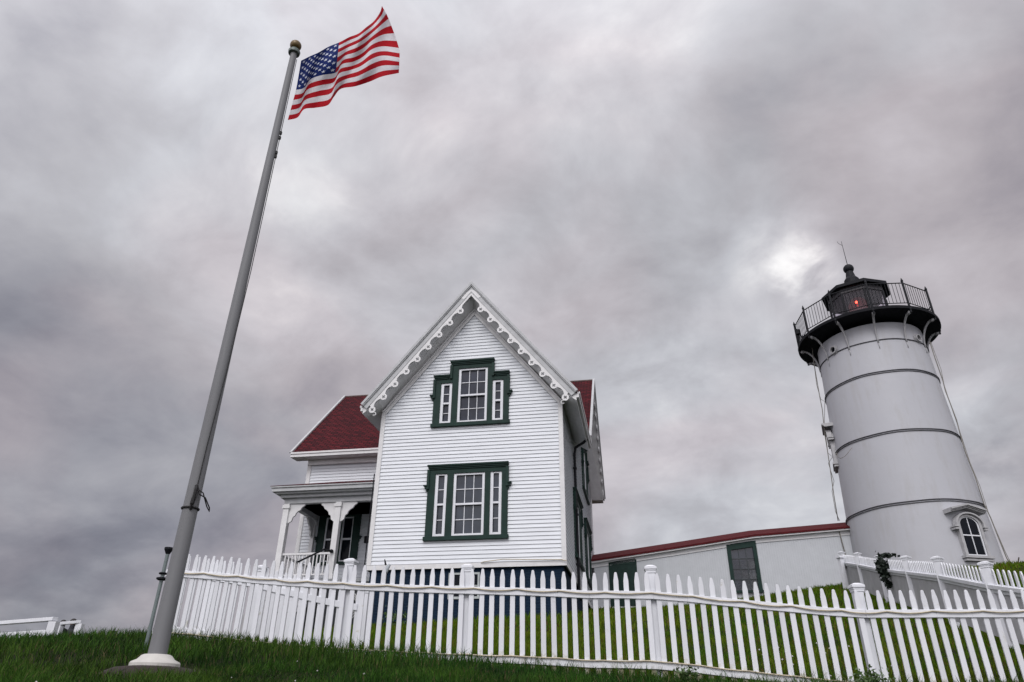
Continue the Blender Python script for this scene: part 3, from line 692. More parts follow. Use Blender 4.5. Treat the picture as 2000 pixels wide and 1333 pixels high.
for a0, a1 in zip(kn[:-1], kn[1:]):
    for (y0, y1, z0, z1), tgt in (((-.03, .0, -.16, .0), mb), ((-.14, .1, .0, .045), mb), ((-.17, -.14, .0, .09), mb)):
        tgt.add([along(a0, y0, z0), along(a1, y0, z0), along(a1, y1, z0), along(a0, y1, z0), along(a0, y0, z1), along(a1, y0, z1), along(a1, y1, z1), along(a0, y1, z1)],
                [(0, 3, 2, 1), (4, 5, 6, 7), (0, 1, 5, 4), (2, 3, 7, 6), (0, 4, 7, 3), (1, 2, 6, 5)])
    mr_.add([along(a0, -.20, .05), along(a1, -.20, .05), along(a1, .95, .46), along(a0, .95, .46), along(a0, 2.1, .05), along(a1, 2.1, .05),
             along(a0, -.20, .12), along(a1, -.20, .12), along(a1, .95, .53), along(a0, .95, .53), along(a0, 2.1, .12), along(a1, 2.1, .12)],
            [(0, 1, 2, 3), (3, 2, 5, 4), (6, 9, 8, 7), (9, 10, 11, 8), (0, 6, 7, 1), (4, 5, 11, 10), (0, 3, 9, 6), (3, 4, 10, 9), (1, 7, 8, 2), (2, 8, 11, 5)])
mb.build('cornice', TRIM, walk); mr_.build('roof', REDEDGE, walk, label='red roof of the passage')
mb = MB()
for k in range(8): mb.box(.62 + k * .12, .62 + k * .12 + .114, -.02, .02, -.3, 1.70 + .03)
mb.box(.60, 1.58, .021, .03, -.3, 1.72); mb.box(.56, .62, -.035, .0, -.3, 1.74); mb.box(1.58, 1.64, -.035, 0, -.3, 1.84); mb.add([(.6, -.03, 1.66), (1.6, -.03, 1.66), (1.6, -.03, 1.88), (.6, -.03, 1.76), (.6, 0, 1.66), (1.6, 0, 1.66), (1.6, 0, 1.88), (.6, 0, 1.76)], [(0, 1, 2, 3), (4, 7, 6, 5), (0, 4, 5, 1)])
dd = mb.build('door', GREEN, walk, label='plain dark green board door'); MB().tube([(.72, -.03, .7), (.72, -.09, .7)], .03, 8).build('handle', BRONZE, dd)
mb = MB()
zt1, zt2 = 2.24, 2.36
mb.box(5.08, 5.22, -.04, .04, .60, 2.30); mb.box(6.04, 6.18, -.04, .04, .60, 2.42)
mb.add([(5.22, -.04, 2.10), (6.04, -.04, 2.20), (6.04, -.04, 2.42), (5.22, -.04, 2.32), (5.22, .04, 2.10), (6.04, .04, 2.20), (6.04, .04, 2.42), (5.22, .04, 2.32)], [(0, 1, 2, 3), (4, 7, 6, 5), (0, 4, 5, 1), (3, 2, 6, 7)])
mb.box(5.04, 6.22, -.07, .04, .54, .62)
wn = mb.build('window', GREEN, walk, label='large dark green framed window with dark panes')
mb = MB()
for z in (1.02, 1.40, 1.78): mb.box(5.22, 6.04, -.0, .025, z - .012, z + .012)
for a in (5.50, 5.77): mb.box(a - .012, a + .012, .001, .024, .62, 2.2)
mb.build('sash', mat('dark sash', (.02, .03, .035), .5), wn); MB().box(5.22, 6.04, .03, .04, .6, 2.25).build('pane', GLASS, wn)
mb = MB().tube([(LW - .55, -.05, ea(9)), (LW - .5, -.06, 1.6), (LW - .42, -.05, .9), (LW - .38, -.06, .2)], .02, 6); mb.build('conduit', CABLE, walk)
MB().box(.0, .5, .2, 1.7, -.6, 1.6).build('end_wall', VINYL, walk)

# ------------------------------------------------------------------ lighthouse
TX, TY, TZ = 15.0, 26.0, 4.25
tower = thing('lighthouse', (TX, TY, TZ), 0, 'tall tapering white lighthouse with black gallery and lantern room', 'lighthouse')
dc = Vector((-TX, -TY, 0)).normalized(); drt = Vector((-dc.y, dc.x, 0))
if drt.x < 0: drt = -drt
def tr(z): return 2.29 - (z - 6.78) * (2.29 - 2.03) / 6.4      # z absolute
def tp(th, r, z):   # th degrees to the right of the viewer's line
    a = R(th); v = dc * (math.cos(a) * r) + drt * (math.sin(a) * r); return Vector((v.x, v.y, z - TZ))
zs_ = [3.6 + i * (13.95 - 3.6) / 40 for i in range(41)]
prof = [(tr(z), z - TZ) for z in zs_]
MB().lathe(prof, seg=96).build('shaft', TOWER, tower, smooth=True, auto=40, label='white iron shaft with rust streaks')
for z in (6.78, 9.40, 11.83, 13.18):
    mb = MB()
    for dz, rr_ in ((0, .019), (-.07, .014)):
        pts = []
        for k in range(97):
            a = 2 * math.pi * k / 96; q = tr(z) + .022; jj = .008 * math.sin(7 * a + z)
            pts.append((q * math.cos(a), q * math.sin(a), z + dz + jj - TZ))
        if z != 13.18 or dz == 0: mb.tube(pts, rr_, 6, cap=False)
    mb.build('rope_light', mat('ring cord', (.075, .075, .085), .5, var=.2), tower, smooth=True)
# gallery
GR, GZ = 2.69, 14.15
mb = MB().lathe([(1.9, GZ - TZ - .06), (GR, GZ - TZ), (GR + .05, GZ - TZ + .02), (GR + .05, GZ - TZ + .14), (GR - .06, GZ - TZ + .20), (1.0, GZ - TZ + .2)], seg=72)
mb.build('gallery', DECK, tower, smooth=True, auto=30, label='black gallery deck')
for k in range(12):
    th = 10 + 30 * k; mb = MB(); pts = []
    rt = tr(13.2)
    for i in range(11):
        t = i / 10; a = t * math.pi / 2
        pts.append(tp(th, rt + .03 + (GR - .12 - rt) * (1 - math.cos(a)), 13.05 + (GZ - .06 - 13.05) * math.sin(a)))
    mb.tube(pts, [.028 + .0024 * i for i in range(11)], 6); mb.tube([tp(th, rt + .03, 12.80), tp(th, rt + .02, 13.06)], [.012, .022], 6); mb.tube([tp(th, GR - .17, GZ - .10), tp(th, GR - .04, GZ - .06)], .06, 8)
    mb.build('bracket', TTRIM, tower, smooth=True, label='curved white gallery bracket' if k == 0 else None)
RT = GZ + 1.22; RR_ = GR + .0
mb = MB()
for k in range(12):
    th = 10 + 30 * k
    mb.tube([tp(th, RR_, GZ - .12), tp(th, RR_, RT + .06)], .042, 8); mb.tube([tp(th, RR_, RT + .06), tp(th, RR_, RT + .09), tp(th, RR_, RT + .15), tp(th, RR_, RT + .24)], [.035, .055, .035, .006], 8)
    mb.tube([tp(th, RR_, GZ + .0), tp(th, RR_, GZ + .07)], .07, 8)
    p0, p1 = tp(th, RR_, 0), tp(th + 30, RR_, 0)
    for z, r_ in ((RT, .022), (GZ + .30, .018)):
        q0, q1 = p0.copy(), p1.copy(); q0.z = q1.z = z - TZ; mb.tube([q0, q1], r_, 6)
    for j in range(1, 10):
        q = p0.lerp(p1, j / 10); mb.tube([(q.x, q.y, GZ + .30 - TZ), (q.x, q.y, RT - TZ)], .0105, 5)
mb.build('railing', BLACK, tower, label='black iron gallery railing with finial posts')
# lantern
LR = 1.16; L0 = GZ + .2; L1 = L0 + .32; L2 = 16.10
lth = [19 + 45 * k for k in range(8)]
mb = MB()
for z0, z1, r_ in ((L0, L1 - .08, LR), (L1 - .08, L1, LR + .05)):
    vs = [tp(t, r_, z0) for t in lth] + [tp(t, r_, z1) for t in lth]
    mb.add(vs, [tuple(range(8)), tuple(range(8, 16))] + [(i, (i + 1) % 8, 8 + (i + 1) % 8, 8 + i) for i in range(8)])
for t in lth: mb.tube([tp(t, LR, L1), tp(t, LR, L2)], .045, 6)
lan = mb.build('lantern_room', BLACK, tower, label='black octagonal lantern room')
gl_ = bpy.data.materials.new('lantern glass'); gl_.use_nodes = True
gb = gl_.node_tree.nodes['Principled BSDF']; gb.inputs['Base Color'].default_value = (.72, .68, .76, 1); gb.inputs['Transmission Weight'].default_value = .92; gb.inputs['Roughness'].default_value = .03; gb.inputs['IOR'].default_value = 1.1
for i in range(8):
    a, b = lth[i], lth[(i + 1) % 8]
    q = [tp(a, LR - .02, L1), tp(b, LR - .02, L1), tp(b, LR - .02, L2), tp(a, LR - .02, L2)]
    MB().add(q, [(0, 1, 2, 3)]).build('pane', gl_, lan)
mb = MB()
r0, r1 = LR + .24, .30
e0 = [tp(t, r0, 16.32) for t in lth]; e1 = [tp(t, r0 + .01, 16.45) for t in lth]; e2 = [tp(t, r0 - .10, 16.50) for t in lth]; e3 = [tp(t, r1, 16.98) for t in lth]; e4 = [tp(t, LR + .02, 16.34) for t in lth]
for A1, B1 in ((e4, e0), (e0, e1), (e1, e2), (e2, e3)):
    mb.add(A1 + B1, [(i, (i + 1) % 8, 8 + (i + 1) % 8, 8 + i) for i in range(8)])
mb.add(e4, [tuple(range(8))])
mb.lathe([(.32, 16.95 - TZ), (.31, 17.22 - TZ), (.20, 17.38 - TZ), (.15, 17.66 - TZ)], seg=20)
rf = mb.build('lantern_roof', BLACK, tower)
fz = MB(); a_, b_ = [tp(t, LR + .02, L2) for t in lth], [tp(t, LR + .02, 16.33) for t in lth]
fz.add(a_ + b_, [(i, (i + 1) % 8, 8 + (i + 1) % 8, 8 + i) for i in range(8)]); fz.build('frieze', mat('lantern frieze', (.045, .042, .048), .5), lan)
ballz = 17.83
MB().lathe([(.22 * math.sin(math.pi * i / 14) + .0005, ballz - TZ - .22 * math.cos(math.pi * i / 14)) for i in range(15)], seg=24).build('ball', BLACK, rf, smooth=True)
mb = MB().tube([(0, 0, 18.0 - TZ), (.0, 0, 19.35 - TZ)], [.016, .008], 6); mb.tube([(0, 0, 19.12 - TZ), (-.14, .03, 19.25 - TZ), (-.17, .03, 19.36 - TZ)], .008, 5); mb.tube([(0, 0, 19.12 - TZ), (.0, .1, 19.22 - TZ)], .008, 5)
mb.build('lightning_rod', BLACK, rf)
beacon = MB().lathe([(.05, L0 - TZ + .3), (.30, L0 - TZ + .75), (.40, 15.5 - TZ), (.40, 16.0 - TZ), (.27, 16.25 - TZ), (.03, 16.30 - TZ)], seg=20)
bcm = mat('beacon lens', (.045, .018, .018), .2, emit=((.5, .01, .012), .05)); beacon.build('beacon', bcm, tower, smooth=True, label='red beacon glowing behind the lantern glass')
MB().lathe([(.001, -.05), (.035, -.03), (.045, 0), (.035, .04), (.001, .06)], seg=12).build('lamp', mat('lit lamp', (.9, .1, .05), .3, emit=((1, .04, .02), 9)), tower, smooth=True).location = tuple(tp(-4, .52, 15.86))
# portholes
for th in (-38, 57.5, 152, 248):
    mb = MB(); c = tp(th, tr(13.3), 13.32); n_ = (tp(th, 1, 0) - tp(th, 0, 0)).normalized(); u = Vector((0, 0, 1)); v = n_.cross(u)
    for (ra, rb, d0, d1) in ((.165, .12, -.05, .11), (.19, .160, -.05, .04)):
        K = 24; P_ = []
        for r_, d in ((ra, d0), (ra, d1), (rb, d1), (rb, d0)):
            P_ += [c + n_ * d + (u * math.sin(2 * math.pi * k / K) + v * math.cos(2 * math.pi * k / K)) * r_ for k in range(K)]
        mb.add(P_, [(j * K + k, j * K + (k + 1) % K, ((j + 1) % 4) * K + (k + 1) % K, ((j + 1) % 4) * K + k) for j in range(4) for k in range(K)])
    ph = mb.build('porthole', TTRIM, tower, label='round porthole with white rim')
    mb = MB(); mb.add([c + n_ * .012 + (u * math.sin(2 * math.pi * k / 24) + v * math.cos(2 * math.pi * k / 24)) * .122 for k in range(24)], [tuple(range(24))]); mb.build('pane', DARKGLASS, ph)
# arched windows
def arch_window(th, zb, wid, hgt):
    """zb = sill height absolute"""
    wn_ = (tp(th, 1, 0) - tp(th, 0, 0)).normalized(); rt_ = wn_.cross(Vector((0, 0, 1))) * -1
    base = tp(th, tr(zb + hgt / 2) + .045, 0)
    def Q(a, d, z):
        zz_ = z; p = base + rt_ * a + wn_ * d; return (p.x, p.y, zb + zz_ - TZ)
    def bxx(mb, a0, a1, d0, d1, z0, z1): return bx(mb, lambda a, b, z: Q(a, b, z), a0, a1, d0, d1, z0, z1)
    hw = wid / 2; sp_ = hgt - hw * .75
    def archpts(r, n_=16): return [(r * math.cos(math.pi * k / n_), sp_ + .75 * r * math.sin(math.pi * k / n_)) for k in range(n_ + 1)]
    def ringarch(mb, r0_, r1_, d0, d1, legs=0):
        o_, i_ = archpts(r1_), archpts(r0_)
        if legs is not None:
            o_ = [(r1_, legs)] + o_ + [(-r1_, legs)]; i_ = [(r0_, legs)] + i_ + [(-r0_, legs)]
        for k in range(len(o_) - 1):
            q = [o_[k], o_[k + 1], i_[k + 1], i_[k]]
            mb.add([Q(a, d0, z) for a, z in q] + [Q(a, d1, z) for a, z in q], [(0, 1, 2, 3), (4, 7, 6, 5), (0, 4, 5, 1), (2, 6, 7, 3), (1, 5, 6, 2), (0, 3, 7, 4)])
    mb = MB(); ringarch(mb, hw, hw + .09, -.15, .06)
    bxx(mb, -hw - .17, hw + .17, -.25, .13, -.08, .0); bxx(mb, -hw - .14, hw + .14, -.25, .09, -.17, -.102)
    w = mb.build('window', TTRIM, tower, label='arched window with pedimented iron hood')
    mb = MB(); ringarch(mb, hw + .11, hw + .175, -.05, .13, sp_ - .08)
    for s in (-1, 1):
        a0, a1 = sorted((s * (hw + .10), s * (hw + .26))); bxx(mb, a0, a1, -.1, .14, sp_ - .10, sp_ - .05); bxx(mb, a0 + .02, a1 - .02, -.1, .12, sp_ - .18, sp_ - .12)
        # pediment
        for e0_, e1_, dd_ in ((0, .06, .24), (.06, .10, .19), (.10, .14, .15)):
            ze = sp_ + .75 * hw + .24; zp = ze + .17
            q = [(0, zp - e0_), (s * (hw + .30), ze - e0_), (s * (hw + .30), ze - e1_), (0, zp - e1_)]
            mb.add([Q(a, -.2, z) for a, z in q] + [Q(a, dd_, z) for a, z in q], [(0, 1, 2, 3), (4, 7, 6, 5), (0, 4, 5, 1), (2, 6, 7, 3), (1, 5, 6, 2)])
    mb.build('hood', TTRIM, w)
    mb = MB()
    bxx(mb, -hw, -hw + .045, -.05, .02, .0, sp_); bxx(mb, hw - .045, hw, -.05, .02, 0, sp_); bxx(mb, -hw, hw, -.05, .021, .0, .05)
    ringarch(mb, hw - .045, hw, -.05, .019, None); bxx(mb, -.014, .014, -.05, .016, .05, hgt - .04); bxx(mb, -hw + .04, hw - .04, -.05, .018, hgt * .52 - .02, hgt * .52 + .02)
    mb.build('sash', VINYL, w)
    ap = archpts(hw - .01); MB().add([Q(a, -.001, z) for a, z in [(hw - .01, 0)] + ap + [(-hw + .01, 0)]], [tuple(range(len(ap) + 2))]).build('pane', DARKGLASS, w)
arch_window(40, 4.86, .74, 1.30); arch_window(-84, 9.0, .70, 1.35)
# gallery floodlight
mb = MB().tube([tp(-74, GR - .03, GZ + .25), tp(-72, GR - .03, GZ + .62)], .03, 6); a = tp(-72, GR - .02, GZ + .72); mb.lathe([(.02, a.z - .14), (.11, a.z - .1), (.12, a.z + .1), (.03, a.z + .14)], (a.x, a.y), 12)
mb.build('gallery_floodlight', BLACK, tower)

def hang(name, pts, r, label):
    p0 = Vector(pts[0]); o = MB().tube([Vector(p) - p0 for p in pts], r, 6).build(name, CABLE, smooth=True); o.location = p0; tag(o, label, 'cable')
def cable_pts(px, dist, wob=0):
    return [at(x, y, dist + wob * math.sin(i * 2.1)) for i, (x, y) in enumerate(px)]
hang('string_light_cable', cable_pts([(1584, 660), (1590, 712), (1594, 735), (1601, 775), (1606, 800), (1611, 850), (1616, 880), (1622, 920), (1629, 970), (1637, 1018)], 29.5), .016, 'long thin cable hanging down the left edge of the tower')
hang('string_light_cable', cable_pts([(1590, 712), (1595, 752), (1603, 780), (1611, 785), (1610, 830), (1617, 885), (1626, 893), (1618, 905), (1624, 925), (1629, 940), (1625, 960), (1632, 1000), (1640, 1018)], 29.7), .010, 'wavy thin wire looping beside the long cable left of the tower')
hang('string_light_cable', cable_pts([(1816, 668), (1828, 705), (1842, 745), (1846, 762), (1868, 820), (1879, 862), (1886, 885), (1904, 930), (1922, 985), (1935, 1012), (1950, 1050), (1966, 1090), (1975, 1106)], 29.4), .018, 'long thick cable running down the right edge of the tower')
hang('string_light_cable', cable_pts([(1818, 668), (1838, 722), (1844, 752), (1858, 795), (1877, 850), (1895, 905), (1914, 950), (1930, 1000), (1948, 1042), (1962, 1075), (1976, 1104)], 29.8), .009, 'fine taut wire right of the tower beside the thick cable')
hang('string_light_cable', cable_pts([(1634, 885), (1636, 893), (1642, 896), (1650, 892), (1657, 884), (1664, 875)], 27.9), .010, 'slack loop of wire sagging below the third ring of the tower')

# ------------------------------------------------------------------ picket fences
def picket_mesh():
    w, t, h = .0305, .010, 1.15
    prof = [(-w, 0), (w, 0), (w, h - .10), (.016, h - .012), (.010, h), (-.010, h), (-.016, h - .012), (-w, h - .10)]
    mb = MB().prism(prof, lambda p, k: (p[0], (-t, t)[k], p[1]))
    return mb
PICKET = None
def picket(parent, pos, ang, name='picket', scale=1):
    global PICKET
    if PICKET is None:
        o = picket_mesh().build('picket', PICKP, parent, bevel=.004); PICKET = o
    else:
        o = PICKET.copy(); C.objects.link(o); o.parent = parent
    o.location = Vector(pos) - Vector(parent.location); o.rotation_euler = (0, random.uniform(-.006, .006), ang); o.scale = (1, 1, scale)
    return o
def fpost(parent, x, y, z0, z1, ang, w=.052):
    p = parent.location
    mb = MB().box(-w, w, -w, w, 0, z1 - z0 - .09)
    a, b = w + .008, w + .023; t = z1 - z0
    mb.box(-a, a, -a, a, t - .10, t - .075); mb.box(-b + .01, b - .01, -b + .01, b - .01, t - .075, t - .055); mb.box(-b, b, -b, b, t - .055, t - .025)
    mb.add([(-b, -b, t - .025), (b, -b, t - .025), (b, b, t - .025), (-b, b, t - .025), (-.03, -.03, t), (.03, -.03, t), (.03, .03, t), (-.03, .03, t)], [(0, 1, 5, 4), (1, 2, 6, 5), (2, 3, 7, 6), (3, 0, 4, 7), (4, 5, 6, 7)])
    o = mb.build('post', VINYL, parent, bevel=.004); o.location = (x - p.x, y - p.y, z0 - p.z); o.rotation_euler = (0, 0, ang); return o
STAINED = mat('stained rail paint', (.62, .635, .66), .6, spec=.2, col2=(.30, .285, .22), vscale=16, bump=.3, stretch=(1, 1, .6))
for e_, p_ in zip(STAINED.node_tree.nodes['Color Ramp'].color_ramp.elements, (.50, .80)): e_.position = p_
def rail(parent, pts, hz, half=.027, m_=None):
    p = Vector(parent.location)
    mb = MB()
    for q0, q1 in zip(pts[:-1], pts[1:]):
        q0, q1 = Vector(q0) - p, Vector(q1) - p; d = (q1 - q0); d.z = 0; d.normalize(); nn = Vector((-d.y, d.x, 0)) * half; u = Vector((0, 0, hz / 2))
        mb.add([q0 - nn - u, q1 - nn - u, q1 + nn - u, q0 + nn - u, q0 - nn + u, q1 - nn + u, q1 + nn + u, q0 + nn + u], [(0, 1, 2, 3), (4, 7, 6, 5), (0, 4, 5, 1), (2, 6, 7, 3), (1, 5, 6, 2), (0, 3, 7, 4)])
    return mb.build('rail', m_ or VINYL, parent, bevel=.004)
PIT = .127
K19 = Vector((-1.985, 9.326)); DM = Vector((.994, -.113)).normalized(); K67 = K19 + DM * (48 * PIT)
DL = Vector((-.9812, .193)).normalized(); DRt = Vector((.9985, -.040)).normalized()
def fxy(i):
    if i < 19: q = K19 + DL * ((19 - i) * PIT); a = math.atan2(-DL.y, -DL.x)
    elif i <= 67: q = K19 + DM * ((i - 19) * PIT); a = math.atan2(DM.y, DM.x)
    else: q = K67 + DRt * ((i - 67) * PIT); a = math.atan2(DRt.y, DRt.x)
    return q, a
TIPS = [(-6, 2.0), (0, 1.934), (4, 1.892), (10, 1.812), (19, 1.727), (25, 1.690), (31, 1.664), (37, 1.640), (43, 1.600), (47, 1.600), (50, 1.578), (55, 1.508), (60, 1.445), (66, 1.372), (68, 1.368), (74, 1.376), (82, 1.381), (100, 1.40)]
def tipz(i): return float(np.interp(i, [t[0] for t in TIPS], [t[1] for t in TIPS]))
q0, _ = fxy(0)
fence = thing('picket_fence', (0.66, 9.03, .5), 0, 'long white picket fence crossing the front of the lawn with cord looped along its rails', 'fence')
IR = list(range(-1, 95))
posts = [-2.2, 18.2, 30.4, 48.45, 67.4, 86.3]
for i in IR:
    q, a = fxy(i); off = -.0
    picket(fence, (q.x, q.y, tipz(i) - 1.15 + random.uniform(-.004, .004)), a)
for p_, ex_ in zip(posts[1:], (.085, .06, .10, .085, .09)):
    q, a = fxy(p_); fpost(fence, q.x - math.sin(a) * .088, q.y + math.cos(a) * .088, tipz(p_) - 1.5, tipz(p_) + ex_ + .008, a)
def fp(i, dz, off=0):
    q, a = fxy(i); n_ = Vector((math.sin(a), -math.cos(a))) * off; return (q.x + n_.x, q.y + n_.y, tipz(i) + dz)
for p0_, p1_ in zip(posts[:-1] + [86], posts[1:] + [95]):
    if p0_ == p1_: continue
    st_ = np.linspace(p0_, p1_, 7)
    rail(fence, [fp(s, -.262) for s in st_], .088); rail(fence, [fp(s, -1.03) for s in st_], .085, m_=STAINED)
def cord(dz, amp, seed, i0=-1.5, i1=95):
    rr = random.Random(seed); pts = []; i = i0
    while i < i1:
        ln = rr.uniform(3.6, 4.6); am = amp * rr.uniform(.7, 1.2)
        for k in range(8):
            t = k / 8; pts.append(Vector(fp(i + ln * t, dz - am * math.sin(math.pi * t), .038 + .006 * math.sin(math.pi * t))) - Vector(fence.location))
        i += ln
    MB().tube(pts, .0085, 6).build('cord', CORD, fence, smooth=True, label='beige cord looped along the rail')
cord(-.238, .020, 3); cord(-.990, .008, 4)
# second fence behind, on the left
rear = thing('picket_fence', (-3.2, 10.9, .6), 0, 'short white picket fence standing close behind the left end of the front fence', 'fence')
RP = [(372, 1086), (390.5, 1088.5), (408, 1091.5), (425, 1094), (440, 1096), (456, 1098), (471, 1100), (505, 1106.5), (523, 1111), (690, 1150)]
def hitline(x, y, A, D):
    v = ray(x, y); n_ = Vector((-D.y, D.x)); t = (A.x * n_.x + A.y * n_.y) / (v.x * n_.x + v.y * n_.y); return v * t
RA = Vector((-4.9, 10.95)); RD = Vector((.985, -.06)).normalized()
RPz = [(hitline(x, y, RA, RD)) for x, y in RP]
rz = lambda x: float(np.interp(x, [p.x for p in RPz], [p.z for p in RPz]))
x = RPz[0].x - .135 * 1
ra_ = math.atan2(RD.y, RD.x)
def rpt(x, dz): return (x, RA.y + (x - RA.x) * RD.y / RD.x, rz(x) + dz)
RPK = [0, 1, 2, 3, 4, 5, 6, 8, 9, 18]
def rpx(k):
    px = float(np.interp(k, RPK, [p[0] for p in RP])) if k <= 9 else 523 + (k - 9) * 17.9
    if k < 0: px = 372 + k * 16.6
    py = float(np.interp(px, [p[0] for p in RP], [p[1] for p in RP])); return hitline(px, py, RA, RD).x
xs_ = [rpx(k) for k in range(-1, 20)]
for x in xs_:
    picket(rear, rpt(x, -1.15), ra_)
for x in (xs_[9] + .068, xs_[-1] + .1): p_ = rpt(x, 0); fpost(rear, p_[0], p_[1], p_[2] - 1.4, p_[2] + (.03 if x > xs_[3] else .08), ra_)
rail(rear, [rpt(x, -.262) for x in np.linspace(xs_[0], xs_[-1], 8)], .09); rail(rear, [rpt(x, -1.035) for x in np.linspace(xs_[0], xs_[-1], 8)], .09)
# boards of the porch steps screen behind
# fence climbing to the tower
ramp_px = [(2052, 1106, 8.9), (1923, 1097, 10.6), (1829, 1087, 12.9), (1768, 1086, 15.4), (1716, 1084.5, 17.9), (1674, 1079.5, 20.5), (1643, 1077.5, 23.2)]
RPT = [atd(*p) for p in ramp_px]
CLIMBP = mat('climbing fence paint', (.40, .405, .42), .6, spec=.2, var=.12, vscale=4)
climb = thing('picket_fence', (RPT[2].x, RPT[2].y, h1(RPT[2].x, RPT[2].y)), 0, 'white picket fence with flat capped posts climbing the slope towards the tower', 'fence')
for i, p_ in enumerate(RPT):
    nx = RPT[min(i + 1, len(RPT) - 1)]; pv = RPT[max(i - 1, 0)]; d = nx - pv; a = math.atan2(d.y, d.x)
    g = min(h1(p_.x, p_.y) - .3, p_.z - 1.5); fpost(climb, p_.x, p_.y, g, p_.z, a + .9, .062)
cnt = 0
for q0, q1 in zip(RPT[:-1], RPT[1:]):
    d = q1 - q0; ln = math.hypot(d.x, d.y); a = math.atan2(d.y, d.x); nn = max(3, int(ln / .152)); sd_ = Vector((-d.y, d.x, 0)).normalized()
    for k in range(1, nn):
        t = k / nn; p_ = q0.lerp(q1, t)
        if cnt < 99: picket(climb, (p_.x, p_.y, p_.z - .10 - .52), a, scale=.45); cnt += 1
    rail(climb, [(q0.x, q0.y, q0.z - .36), (q1.x, q1.y, q1.z - .36)], .06, .07); rail(climb, [(q0.x, q0.y, q0.z - .42), (q1.x, q1.y, q1.z - .42)], .06, .035)
    mb = MB(); pl = Vector(climb.location); nb = max(3, int(ln / .14))
    for k in range(nb):
        a0, a1 = q0.lerp(q1, k / nb), q0.lerp(q1, (k + .97) / nb)
        vs_ = [p_ + sd_ * o_ - pl + Vector((0, 0, z_)) for o_ in (-.012, .012) for p_, z_ in ((a0, -1.10), (a1, -1.10), (a1, -.44), (a0, -.44))]
        mb.add(vs_, [(0, 1, 2, 3), (4, 7, 6, 5), (0, 3, 7, 4), (1, 5, 6, 2), (0, 4, 5, 1)])
    mb.build('panel', CLIMBP, climb)
# skirt boards (stair stringer) beneath the near end of the climbing fence
tr0 = atd(1640, 1087, 22.6)
g = h1(tr0.x, tr0.y)
fx = thing('gate_post', (tr0.x, tr0.y, g), .3, 'lone white post with flat cap left of the climbing fence near the tower', 'post')
o = MB().box(-.062, .062, -.062, .062, -.3, tr0.z - g - .06); o.box(-.1, .1, -.1, .1, tr0.z - g - .06, tr0.z - g); o.build('post', VINYL, fx); 
MB().tube([(.08, 0, .62), (.30, .1, .95)], .035, 6).build('arm', mat('grey arm', (.12, .11, .12), .6), fx)
# garland on the climbing fence
def leaf_cluster(name, c, r, n_, sz, material, parent=None, squash=(1, 1, 1), seed=1):
    rr = np.random.default_rng(seed); mb = MB()
    P_ = rr.normal(0, .42, (n_, 3)) * np.array(squash) * r
    for p in P_:
        d = rr.normal(size=3); d /= np.linalg.norm(d); u = np.cross(d, rr.normal(size=3)); u /= np.linalg.norm(u); s_ = sz * rr.uniform(.6, 1.3)
        b = np.array(c) + p
        mb.add([b - u * s_ * .3, b + d * s_ * .5, b + u * s_ * .3, b - d * s_ * .5], [(0, 1, 2, 3)])
    return mb.build(name, material, parent)
LEAFD = mat('dark needles', (.006, .014, .008), .7, var=.5, vscale=9)
gp = atd(1724, 1110, 17.0)
gv = thing('garland', gp, 0, 'dark evergreen garland hanging on the climbing fence beside its fourth post', 'garland')
leaf_cluster('foliage', (0, 0, 0), .34, 420, .12, LEAFD, gv, (.35, .35, .95), 2)
leaf_cluster('foliage', (.16, 0, .30), .2, 120, .10, LEAFD, gv, (1.1, .3, .28), 3)
leaf_cluster('foliage', (.06, 0, -.38), .16, 90, .10, LEAFD, gv, (.8, .3, .5), 4)
# ------------------------------------------------------------------ flagpole and flag
PBX, PBY = -2.914, 6.364; PBZ = .375
pole = thing('flagpole', (PBX, PBY, PBZ), 0, 'tall tapering grey white flagpole standing on a round flange in the grass', 'flagpole')
topz = 7.70
lean = Vector(((-2.86) - PBX, 6.39 - PBY, 0)) * .0
pp = []; rr_ = []
for i in range(25):
    t = i / 24; pp.append((lean.x * t, lean.y * t, .03 + (topz - PBZ - .03) * t)); rr_.append(.075 - .035 * t ** .8)
MB().tube(pp, rr_, 32).build('shaft', POLE, pole, smooth=True, auto=50)
MB().lathe([(.195, -.05), (.195, .0), (.185, .014), (.145, .032), (.118, .062), (.10, .070), (.074, .072)], seg=40).build('flange', mat('flange paint', (.46, .45, .42), .5, var=.1), pole, smooth=True, auto=35, label='flared white base flange')
MB().lathe([(.50, -.35), (.47, -.16), (.40, -.08), (.30, -.035), (.2, -.022), (.15, -.021)], seg=48).build('pad', PAD, pole, smooth=True, auto=35, label='dark brown round footing')
MB().lathe([(.04, topz - PBZ - .01), (.072, topz - PBZ), (.078, topz - PBZ + .035), (.06, topz - PBZ + .065), (.03, topz - PBZ + .075), (.02, topz - PBZ + .10)], seg=24).build('truck', mat('truck', (.10, .13, .12), .4, var=.2), pole, smooth=True, auto=40)
bz = topz - PBZ + .155
MB().lathe([(.074 * math.sin(math.pi * i / 14) + .0004, bz - .074 * math.cos(math.pi * i / 14)) for i in range(15)], seg=28).build('finial', BRONZE, pole, smooth=True, label='bronze ball finial')
ROPE = mat('halyard', (.012, .012, .013), .8)
cz = 1.66 - PBZ
toC = Vector((-PBX, -PBY, 0)).normalized(); rgt = Vector((toC.y * -1, toC.x, 0)); rgt = rgt if rgt.x > 0 else -rgt
def pc(ang, r, z): v = toC * math.cos(R(ang)) * r + rgt * math.sin(R(ang)) * r; return (v.x, v.y, z)
mb = MB().tube([pc(a, .072, cz + .0 * a) for a in range(0, 361, 15)], .010, 6, cap=False)
for a_, zz0, zz1 in ((8, .02, .16), (-5, .02, .13)): mb.tube([pc(a_, .077, cz + zz0), pc(a_ + 4, .10, cz + (zz0 + zz1) / 2), pc(a_ + 12, .075, cz + zz1)], .009, 6)
